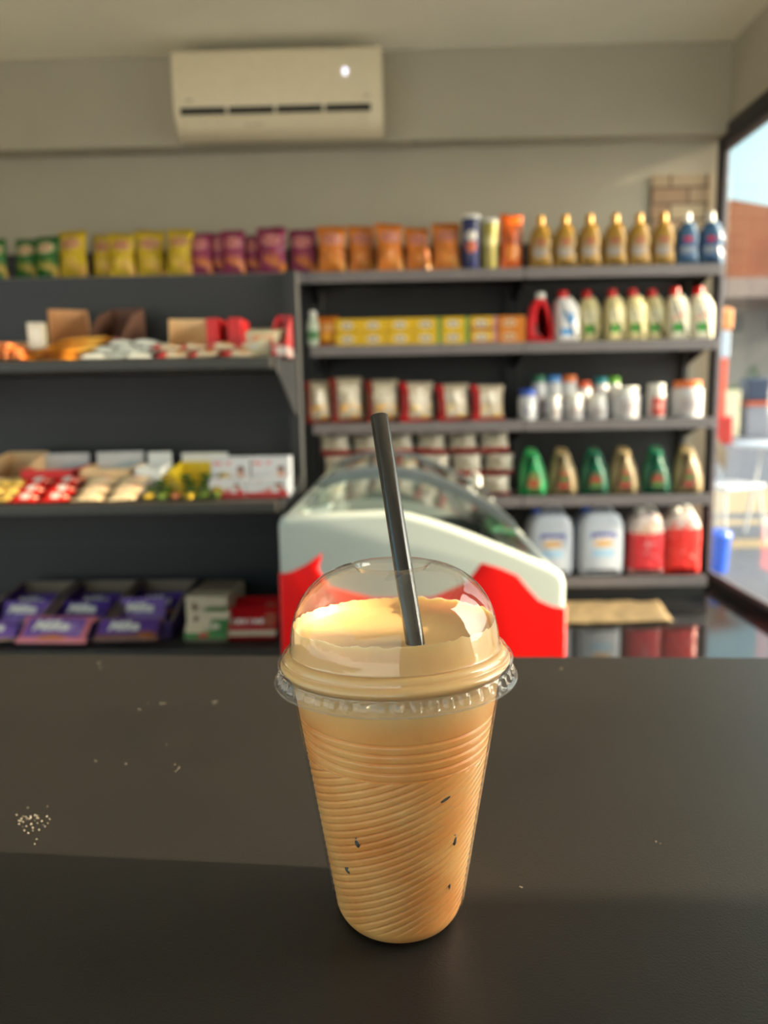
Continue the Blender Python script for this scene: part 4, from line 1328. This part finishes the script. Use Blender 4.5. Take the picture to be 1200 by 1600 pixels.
# ------------------------------------------------------------------ sweets: middle shelf
carton('light brown display carton at the far left of the middle sweets shelf', (gx(16, 750, 1.93), 1.96, Z2), 0.11, 0.16, 0.06, 0.105, 0.05, M['beige_card'], 0.0)
M['yel_bar'] = pack('yellow_wrapper', srgb(226, 188, 96), [('e', 0.5, 0.5, 0.3, 0.24, srgb(232, 206, 140), 30)], rough=0.25, axes='XY', bump=0.3, print_var=0.12)
yb = None
for i, (px, lv) in enumerate(((-8, 0), (20, 0), (-4, 1), (22, 1), (4, 2), (24, 2))):
    lab = 'yellow wrapped bar, %s of the %s layer at the far left of the middle shelf' % (('left', 'right')[i % 2], ('bottom', 'middle', 'top')[lv])
    loc = (gx(px, 770, 1.82), 1.805 + 0.018 * lv, Z2 + lv * 0.0165)
    if yb is None:
        yb = bar_mesh(0.05, 0.018, 0.05, M['yel_bar'], seed=4)
        tag(yb, lab, 'candy bar', 'yellow bars on the middle sweets shelf')
        yb.location = loc
    else:
        dup(yb, loc, 0, lab, rot=(0.15, 0, random.uniform(-0.2, 0.2)))


def printed_carton(label, px, w, hb, hf, m_side, m_back, y=1.95, rz=0.0, d=0.16):
    t = thing('display_carton', label, 'carton', (gx(px, 760, y), y, Z2), rz)
    MB().carton(w, d, hf, hb * 0.72, hf).build('tray', m_side, t)
    MB().box((0, d / 2 - 0.008, hb / 2 + 0.002), (w * 0.98, 0.004, hb)).build('header_card', m_back, t, bevel=0.0008)
    return t


M['hdr_red'] = pack('white_header_with_red_print', srgb(206, 206, 206), [('b', 0.5, 0.34, 0.44, 0.16, srgb(206, 50, 44), 18), ('b', 0.5, 0.62, 0.44, 0.14, srgb(176, 190, 196), 14), ('e', 0.45, 0.45, 0.3, 0.12, srgb(214, 180, 150), 20)], rough=0.4, print_var=0.04)
printed_carton('red sided display carton with white header card behind the red bars', 92, 0.125, 0.098, 0.07, M['red_card'], M['hdr_red'], rz=0.1)
printed_carton('beige sided display carton with printed header behind the red and white bars', 180, 0.125, 0.10, 0.07, M['beige_card'], M['hdr_red'], rz=0.1)
printed_carton('plain white display carton between the beige and yellow cartons', 243, 0.062, 0.098, 0.07, M['white_card'], M['white_card'], rz=0.1)
M['red_bar'] = pack('red_wrapper_white_panel', srgb(206, 36, 30), [('e', 0.3, 0.5, 0.14, 0.3, srgb(222, 150, 140), 40), ('b', 0.55, 0.5, 0.12, 0.34, srgb(210, 206, 200)), ('e', 0.82, 0.5, 0.1, 0.26, srgb(226, 180, 160), 40)], rough=0.25, axes='XY', bump=0.3, print_var=0.08)
M['rw_bar'] = pack('cream_and_red_wrapper', srgb(216, 190, 152), [('b', 0.55, 0.55, 0.34, 0.2, srgb(206, 60, 46), 22), ('e', 0.45, 0.5, 0.3, 0.2, srgb(222, 206, 190), 18)], rough=0.25, axes='XY', bump=0.3, print_var=0.08)
for (mk, colr, xs, nm) in (('red_bar', 'red', (46, 92), 'red_proto'), ('rw_bar', 'cream and red', (146, 196), 'rw_proto')):
    pr = None
    for lv in range(3):
        for i in range(2):
            lab = '%s wrapped bar, %s of the %s layer before the printed carton' % (colr, ('left', 'right')[i], ('bottom', 'middle', 'top')[lv])
            loc = (gx(xs[i] + lv * 4, 770, 1.82), 1.80 + 0.024 * lv, Z2 + lv * 0.0175)
            if pr is None:
                pr = bar_mesh(0.05, 0.020, 0.078, M[mk], seed=6)
                tag(pr, lab, 'candy bar', '%s bars on the middle sweets shelf' % colr)
                pr.location, pr.rotation_euler = loc, (0.25, 0, 0.05)
            else:
                dup(pr, loc, 0, lab, rot=(0.25, random.uniform(-0.05, 0.05), random.uniform(-0.1, 0.15)))
t = thing('display_carton', 'yellow display carton full of green and gold wrapped chocolates', 'carton', (gx(306, 760, 1.95), 1.95, Z2), -0.06)
MB().carton(0.125, 0.17, 0.04, 0.072, 0.03).build('tray', M['yellow_card'], t)
MB().box((0.0, 0.0865, 0.05), (0.125, 0.003, 0.09)).build('header_card', M['white_card'], t)
M['green_choc'] = mat('green_chocolate_foil', srgb(76, 96, 36), 0.2, var=0.4, scale=70, bump=0.4)
M['gold_choc'] = mat('gold_chocolate_foil', srgb(190, 160, 56), 0.2, metal=0.3, var=0.3, scale=70, bump=0.4)
M['brown_choc'] = mat('brown_chocolate_foil', srgb(110, 66, 40), 0.25, var=0.3, scale=70, bump=0.4)
rs = random.Random(5)
gp = {}
names_ = {'green_choc': 'green', 'gold_choc': 'gold', 'brown_choc': 'brown'}
pos = []
for lv, (n, xa, xb, yy) in enumerate(((6, 232, 336, 1.80), (6, 238, 340, 1.83), (5, 250, 345, 1.865), (4, 262, 350, 1.89))):
    for i in range(n):
        mk = 'gold_choc' if (i + lv) % 3 == 0 else ('brown_choc' if (i == 2 and lv < 2) else 'green_choc')
        px = xa + (xb - xa) * i / (n - 1)
        lab = '%s foil chocolate, %s in the %s row of the yellow carton' % (names_[mk], nth(i, n), ('front', 'second', 'third', 'rear')[lv])
        loc = (gx(px, 765, yy), yy, Z2 + lv * 0.0125)
        rot = (rs.uniform(-0.2, 0.3), rs.uniform(-0.2, 0.2), rs.uniform(-0.7, 0.7))
        if mk not in gp:
            gp[mk] = bar_mesh(0.024, 0.017, 0.036, M[mk], 'wrapped_chocolate', seed=7)
            tag(gp[mk], lab, 'wrapped chocolate', 'green and gold wrapped chocolates on the middle sweets shelf')
            gp[mk].location, gp[mk].rotation_euler = loc, rot
        else:
            dup(gp[mk], loc, 0, lab, rot=rot)
M['face_box'] = pack('white_box_red_base_child_photo', srgb(210, 208, 210), [('b', 0.5, 0.10, 0.6, 0.17, srgb(196, 56, 54)), ('b', 0.35, 0.40, 0.26, 0.12, srgb(206, 120, 110), 20), ('e', 0.78, 0.56, 0.10, 0.15, srgb(206, 160, 140)), ('e', 0.78, 0.69, 0.10, 0.07, srgb(110, 76, 60)), ('b', 0.86, 0.34, 0.08, 0.12, srgb(196, 60, 56)), ('b', 0.3, 0.84, 0.24, 0.05, srgb(216, 130, 124), 40)], rough=0.4, print_var=0.03)
for i, (px, y, h, w, lab) in enumerate(((364, 1.915, 0.092, 62, 'upright white chocolate box with red base and child photo, rear left'), (426, 1.915, 0.092, 62, 'upright white chocolate box with red base and child photo, rear right'),
                                       (358, 1.845, 0.045, 56, 'low white chocolate box with red base, front left of the child photo boxes'), (420, 1.845, 0.045, 66, 'low white chocolate box with red base, front right of the child photo boxes'))):
    q = MB().box((0, 0, h / 2), (w * 1.85 / FPX, 0.045, h)).build('chocolate_box', M['face_box'], None, bevel=0.0015, loc=(gx(px, 755, y), y, Z2))
    q.rotation_euler = (0, 0, -0.04)
    tag(q, lab, 'chocolate box', 'white chocolate boxes on the middle sweets shelf')
# ------------------------------------------------------------------ chocolate bars: bottom shelf
M['purple'] = pack('purple_chocolate_wrapper', srgb(74, 48, 130), [('b', 0.75, 0.10, 0.22, 0.10, srgb(130, 84, 56)), ('e', 0.6, 0.75, 0.5, 0.3, srgb(92, 66, 160), 8)], rough=0.3, print_var=0.06, bump=0.15)
M['lilac'] = pack('lilac_chocolate_wrapper', srgb(122, 92, 176), [('b', 0.5, 0.06, 0.7, 0.08, srgb(150, 116, 104)), ('e', 0.75, 0.2, 0.2, 0.12, srgb(150, 124, 190), 12)], rough=0.3, print_var=0.06, bump=0.15)
M['pink_edge'] = pack('purple_wrapper_pink_edges', srgb(206, 118, 130), [('b', 0.48, 0.56, 0.40, 0.36, srgb(122, 88, 168)), ('e', 0.5, 0.18, 0.2, 0.09, srgb(190, 110, 60)), ('e', 0.78, 0.5, 0.12, 0.2, srgb(170, 150, 200), 14)], rough=0.3, print_var=0.05, bump=0.15)
M['brown_edge'] = pack('purple_wrapper_brown_edges', srgb(110, 66, 54), [('b', 0.5, 0.60, 0.44, 0.34, srgb(96, 64, 148)), ('e', 0.8, 0.25, 0.14, 0.14, srgb(150, 84, 44))], rough=0.3, print_var=0.05, bump=0.15)
M['purple_card'] = mat('purple_card', srgb(64, 42, 108), 0.5, var=0.08)
tray_y = 1.965
for i, (px, w) in enumerate(((48, 0.150), (148, 0.158), (246, 0.150))):
    t = thing('display_carton', 'purple chocolate display carton with grey inside, %s of three on the bottom shelf' % ('left', 'middle', 'right')[i], 'carton', (gx(px, 940, tray_y), tray_y, Z3), 0, 'purple chocolate cartons')
    MB().carton(w, 0.26, 0.05, 0.092, 0.045).build('tray', M['purple_card'], t)
    MB().span(-w / 2 + 0.0031, w / 2 - 0.0031, 0.1215, 0.1268, 0.0031, 0.091).build('liner', M['grey_card'], t)
    for sx in (-1, 1):
        MB().loft([[(sx * (w / 2 + q), y, z) for y, z in ((-0.128, 0.046), (0.0, 0.082), (0.13, 0.093), (0.13, 0.088), (0.0, 0.077), (-0.128, 0.041))] for q in (0.0007, -0.0038)]).build('cut_edge', M['grey_card'], t)


def choc_bar(mk, label, px, py, y, z, lean, w=0.128, h=0.066, rz=0.0, txt='Milka', group='purple chocolate bars on the bottom shelf'):
    t = thing('chocolate_bar', label, 'chocolate bar', (gx(px, py, y), y, z), rz, group)
    t.rotation_euler = (-lean, 0, rz)
    MB().pillow(w, h, 0.013, 12, 8, seed=len(label) * 0.37, crimp=0.05, wr=0.04).build('wrapper', M[mk], t, smooth=True, angle=75)
    if txt:
        letters(txt, h * 0.52, t, M['white'], (-w * 0.06, -0.0086, h * 0.56), shear=0.25, bold=0.0012)
    return t


wp = ('left', 'middle', 'right')
for i, px in enumerate((46, 148, 246)):
    choc_bar('purple', 'dark purple chocolate bar at the back of the %s purple carton' % wp[i], px, 935, 1.995, Z3 + 0.020, 0.75)
choc_bar('lilac', 'lilac chocolate bar at the front of the left purple carton', 34, 965, 1.895, Z3 + 0.026, 0.75, rz=0.0)
choc_bar('purple', 'purple chocolate bar at the front of the middle purple carton', 128, 965, 1.895, Z3 + 0.026, 0.75)
choc_bar('lilac', 'lilac chocolate bar at the front of the right purple carton', 220, 965, 1.895, Z3 + 0.026, 0.6)
choc_bar('lilac', 'lilac chocolate bar lying at the far left front of the bottom shelf', -18, 995, 1.79, Z3 + 0.012, 1.0, rz=0.2)
choc_bar('pink_edge', 'pink edged purple chocolate bar lying at the front left of the bottom shelf', 77, 1000, 1.775, Z3 + 0.012, 0.95, w=0.185, h=0.082, rz=-0.06)
choc_bar('brown_edge', 'brown edged purple chocolate bar lying right of the pink edged bar', 195, 1000, 1.785, Z3 + 0.012, 0.9, w=0.165, h=0.068)
# green and white boxes, red box
M['gw_box'] = pack('white_and_green_biscuit_box', srgb(206, 190, 164), [('b', 0.8, 0.35, 0.22, 0.36, srgb(40, 110, 50)), ('d', 0.55, 0.42, 0.34, 0.3, srgb(70, 120, 60), 14), ('e', 0.55, 0.45, 0.26, 0.12, srgb(210, 200, 180), 16), ('e', 0.22, 0.72, 0.06, 0.12, srgb(110, 60, 40)), ('b', 0.5, 0.06, 0.7, 0.14, srgb(50, 120, 56)), ('e', 0.45, 0.12, 0.12, 0.1, srgb(176, 60, 50))], rough=0.4, print_var=0.05)
M['beige_inner'] = mat('beige_box_top', srgb(150, 128, 108), 0.7)
t = thing('biscuit_box', 'white and green biscuit box standing behind a matching one beside the purple cartons', 'biscuit box', (gx(338, 950, 1.96), 1.965, Z3), -0.06)
MB().box((0, 0, 0.048), (0.108, 0.17, 0.096)).build('box_body', M['gw_box'], t, bevel=0.0015)
MB().span(-0.05, 0.05, -0.03, 0.082, 0.0961, 0.0972).build('open_top', M['beige_inner'], t)
q = MB().box((0, 0, 0.033), (0.105, 0.022, 0.072)).build('biscuit_box', M['gw_box'], None, bevel=0.0015, loc=(gx(322, 995, 1.80), 1.80, Z3 + 0.010))
q.rotation_euler = (-0.65, 0, -0.05)
tag(q, 'white and green biscuit pack leaning at the front of the bottom shelf', 'biscuit box')
M['red_choc'] = pack('dark_red_chocolate_box', srgb(176, 14, 24), [('b', 0.5, 0.08, 0.7, 0.10, srgb(196, 180, 160)), ('e', 0.85, 0.55, 0.12, 0.3, srgb(170, 90, 70), 20)], rough=0.35, print_var=0.06)
for k, (y, z, lean, lab) in enumerate(((1.80, 0.012, 0.95, 'red chocolate box with white lettering leaning at the front beside the freezer'), (1.90, 0.010, 0.9, 'red chocolate box behind the front red box beside the freezer'))):
    t = thing('chocolate_box', lab, 'chocolate box', (gx(391 + 3 * k, 980, y), y, Z3 + z), 0, 'red chocolate boxes')
    t.rotation_euler = (-lean, 0, 0)
    MB().box((0, 0, 0.045), (0.124, 0.02, 0.09)).build('box_body', M['red_choc'], t, bevel=0.0015)
    b = MB()
    for i, ww in enumerate((0.008, 0.010, 0.009, 0.004, 0.011, 0.009)):
        b.box((-0.048 + i * 0.014, -0.0105, 0.042), (ww, 0.0012, 0.016 if i % 2 else 0.013))
    b.build('lettering', M['white'], t)
# ------------------------------------------------------------------ forecourt seen through the window
M['paving'] = mat('pale_concrete_paving', srgb(214, 210, 204), 0.7, var=0.06, scale=1.2)
M['asphalt'] = mat('grey_forecourt_concrete', srgb(78, 82, 92), 0.7, var=0.08, scale=1.2)
struct(MB().span(WIN_X + 0.2, 70, -1.0, 90, -0.14, -0.03).build('floor_forecourt', M['asphalt']))
g = MB()
g.span(WIN_X + 0.2, 70, -40, -1.0, -0.14, -0.03)
g.span(-60, WIN_X + 0.2, 4.8, 90, -0.14, -0.03)
g.span(-60, WIN_X + 0.2, -40, -3.4, -0.14, -0.03)
g.span(-60, -3.6, -3.4, 4.8, -0.14, -0.03)
struct(g.build('floor_outside', M['paving']))
GO = -0.03
# waste bin
t = thing('waste_bin', 'bright blue round waste bin outside the window', 'bin', (1.99, 4.80, GO))
M['bin'] = mat('blue_bin_plastic', srgb(20, 84, 206), 0.35, var=0.03)
MB().lathe([(0.055, 0), (0.062, 0.004), (0.078, 0.22), (0.080, 0.225)], 32).build('body', M['bin'], t, smooth=True, angle=40)
MB().lathe([(0.084, 0.2255), (0.084, 0.24), (0.070, 0.262), (0.03, 0.272)], 32).build('lid', M['bin'], t, smooth=True, angle=40)
# chair
M['cane'] = mat('tan_chair_weave', srgb(156, 134, 110), 0.6, var=0.15, scale=120, bump=0.3)
M['leg'] = mat('white_painted_steel', srgb(206, 208, 212), 0.35, var=0.03)
t = thing('cafe_chair', 'tan cafe chair with thin white legs standing outside the window', 'chair', (2.40, 5.75, GO), 0.5)
MB().slab([(-0.21, 0.425), (0.21, 0.425), (0.21, 0.455), (-0.21, 0.455)], 0.42, 0.012).build('seat', M['leg'], t, smooth=True)
b = MB()
pts = [(-0.20, 0.14, 0.62), (-0.15, 0.20, 0.72), (0.0, 0.235, 0.78), (0.15, 0.20, 0.72), (0.20, 0.14, 0.62)]
b.loft([[(x, y - 0.010, z - 0.10), (x, y + 0.012, z - 0.10), (x, y + 0.012, z + 0.06), (x, y - 0.010, z + 0.06)] for x, y, z in pts])
b.build('backrest', M['cane'], t, smooth=True, bevel=0.004)
for sx in (-1, 1):
    for sy in (-1, 1):
        top = 0.44 if sy < 0 else 0.62
        MB().tube([(sx * 0.22, sy * 0.22, 0.0), (sx * 0.18, sy * 0.17, 0.43)] + ([(sx * 0.19, 0.17, 0.60)] if sy > 0 else []), 0.011, 8).build('leg', M['leg'], t, smooth=True)
# table
t = thing('cafe_table', 'white round cafe table with thin legs outside by the chair', 'table', (2.98, 6.0, GO), 0.3)
MB().lathe([(0.36, 0.70), (0.375, 0.705), (0.375, 0.722), (0.365, 0.728)], 40).build('table_top', M['leg'], t, smooth=True, angle=40)
for a in range(4):
    an = a * math.pi / 2 + 0.6
    MB().tube([(0.27 * math.cos(an), 0.27 * math.sin(an), 0), (0.17 * math.cos(an), 0.17 * math.sin(an), 0.6995)], 0.012, 8).build('leg', M['leg'], t, smooth=True)
# sunlit stripes across the forecourt, painted as flat cream strips
M['band'] = mat('painted_sun_stripe', srgb(150, 132, 102), 0.8, var=0.06)
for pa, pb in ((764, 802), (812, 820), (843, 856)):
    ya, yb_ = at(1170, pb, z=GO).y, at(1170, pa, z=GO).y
    struct(MB().span(2.05, 16, ya, yb_, GO, GO + 0.004).build('floor_sun_stripe', M['band']))


def gp(px, Y):
    return wx(px, 640, Y)


# price totem
Y = 17.0
kk = Y / FPX
t = thing('price_totem', 'tall orange red and white roadside totem sign outside by the shelf end', 'sign', (gp(1117, Y), Y, GO))
tw = 24 * kk
M['totem_red'] = mat('orange_red_sign_panel', srgb(226, 74, 48), 0.35, var=0.05)
M['totem_orange'] = mat('orange_sign_panel', srgb(232, 150, 84), 0.3, var=0.05)
M['totem_white'] = mat('pale_blue_sign_panel', srgb(190, 204, 222), 0.3, var=0.05)
zb = lambda py: at(1117, py, Y=Y).z - GO
MB().span(-tw * 0.9, tw * 0.9, -0.25, 0.25, 0, zb(650)).build('base', M['cap_red'], t, bevel=0.03)
MB().span(-tw * 0.5, tw * 0.5, -0.15, 0.15, zb(650), zb(560)).build('lower_panel', M['totem_red'], t, bevel=0.04)
MB().span(-tw * 0.5, tw * 0.6, -0.15, 0.15, zb(560), zb(518)).build('middle_panel', M['totem_white'], t, bevel=0.04)
MB().span(-tw * 0.6, tw * 0.75, -0.18, 0.18, zb(518), zb(482)).build('top_panel', M['totem_orange'], t, bevel=0.08)
# building with red brick gable and canopy
Y = 30.0
t = thing('station_building', 'brick red canopy roof on a pale grey building across the forecourt', 'building', (gp(1100, Y), Y, GO))
k3 = Y / FPX
bz = lambda py: at(1160, py, Y=Y).z - GO
bxx = lambda px: gp(px, Y) - gp(1100, Y)
M['brick_red'] = mat('orange_red_roof', srgb(150, 86, 56), 0.8, var=0.12, scale=0.8)
M['soffit'] = mat('taupe_fascia', srgb(150, 128, 118), 0.7)
M['render'] = mat('pale_grey_render', srgb(150, 146, 142), 0.8, var=0.06, scale=0.6)
MB().loft([[(x, y, z) for x, z in ((bxx(1060), bz(458)), (bxx(1060), bz(352)), (bxx(1120), bz(364)), (bxx(1200), bz(404)), (bxx(1320), bz(450)), (bxx(1320), bz(458)))] for y in (-4.0, 3.0)]).build('roof', M['brick_red'], t)
MB().span(bxx(1055), bxx(1330), -4.2, 3.0, bz(485), bz(459)).build('fascia', M['soffit'], t)
MB().span(bxx(1060), bxx(1330), -0.5, 3.0, 0, bz(485)).build('wall', M['render'], t)
for px in (1150, 1172, 1240):
    MB().span(bxx(px), bxx(px + 8), -3.9, -3.5, 0, bz(485)).build('column', M['leg'], t)
for px, wd in ((1128, 16), (1186, 20), (1215, 18)):
    f = MB().span(bxx(px), bxx(px + wd), -0.56, -0.501, bz(520), bz(492)).build('window', M['frame_grey'], t)
    MB().span(bxx(px) + 0.06, bxx(px + wd) - 0.06, -0.58, -0.561, bz(517), bz(495)).build('pane', mat('dark_window_glass', (0.05, 0.07, 0.09), 0.05), f)
# things by the building: cream cabinet, pumps, planters
Y = 20.0
k2 = Y / FPX
t = thing('vending_cabinet', 'cream cabinet standing outside behind the totem sign', 'cabinet', (gp(1135, Y), Y, GO))
MB().span(-0.22, 0.22, -0.3, 0.3, 0, 1.15).build('body', mat('cream_cabinet_paint', srgb(222, 214, 176), 0.5), t, bevel=0.03)
MB().span(-0.16, 0.16, -0.315, -0.3005, 0.2, 1.0).build('door', mat('cream_cabinet_door', srgb(228, 222, 188), 0.4), t, bevel=0.01)
t = thing('fuel_pump', 'grey fuel pump with orange band and dark head across the forecourt', 'pump', (gp(1178, Y), Y, GO))
MB().span(-0.3, 0.3, -0.3, 0.3, 0, 0.75).build('body', mat('grey_pump_body', srgb(150, 150, 158), 0.4), t, bevel=0.03)
MB().span(-0.31, 0.31, -0.31, 0.31, 0.7505, 0.86).build('band', mat('orange_pump_band', srgb(206, 96, 54), 0.4), t, bevel=0.01)
MB().span(-0.28, 0.28, -0.28, 0.28, 0.8605, 1.45).build('head', mat('dark_blue_pump_head', srgb(60, 70, 92), 0.3), t, bevel=0.05)
for i, (px, y, h, lab) in enumerate(((1140, 24.0, 1.3, 'green potted shrub by the pale building, left one'), (1170, 26.5, 1.9, 'green potted shrub by the pale building, right one'))):
    t = thing('potted_shrub', lab, 'shrub', (gp(px, y), y, GO), 0, 'potted shrubs')
    MB().lathe([(0.16, 0), (0.22, 0.45), (0.20, 0.46)], 20).build('pot', M['grey_card'], t, smooth=True, angle=40)
    b = MB()
    rs = random.Random(i + 4)
    for _ in range(170):
        a, r = rs.uniform(0, 6.28), rs.uniform(0, 1) ** 0.5 * 0.42
        zz = rs.uniform(0.46, h)
        r *= math.sin(math.pi * min(1, max(0.1, (zz - 0.2) / h))) 
        c = Vector((r * math.cos(a), r * math.sin(a), zz))
        d1 = Vector((rs.gauss(0, 1), rs.gauss(0, 1), rs.gauss(0, 1))).normalized() * 0.11
        d2 = Vector((rs.gauss(0, 1), rs.gauss(0, 1), rs.gauss(0, 1))).normalized() * 0.05
        b.add([c - d1, c + d2, c + d1, c - d2], [(0, 1, 2, 3)])
    b.build('foliage', mat('shrub_leaves', srgb(70, 104, 60), 0.6, var=0.3, scale=6), t)
    MB().tube([(0, 0, 0.455), (0, 0, h * 0.8)], 0.025, 8).build('stem', M['cardboard'], t)

# ------------------------------------------------------------------ let goods rest on their shelves
bpy.context.view_layer.update()
LEV = sorted(list(SZ.values()))
for o in list(COL.objects):
    if o.parent or 'category' not in o or o.get('kind') or o['category'] in ('shelving', 'counter', 'cup', 'straw', 'freezer', 'air conditioner'):
        continue
    if not (-2.7 < o.location.x < 1.7 and 1.7 < o.location.y < 4.5):
        continue
    lv = LEV if o.location.y > 3 else GZ
    meshes = [q for q in [o] + list(o.children_recursive) if q.type == 'MESH']
    zmin = min((q.matrix_world @ v.co).z for q in meshes for v in q.data.vertices)
    base_ = [z for z in lv if z - 0.05 < zmin < z + 0.0006]
    if base_:
        o.location.z += base_[-1] + 0.0006 - zmin
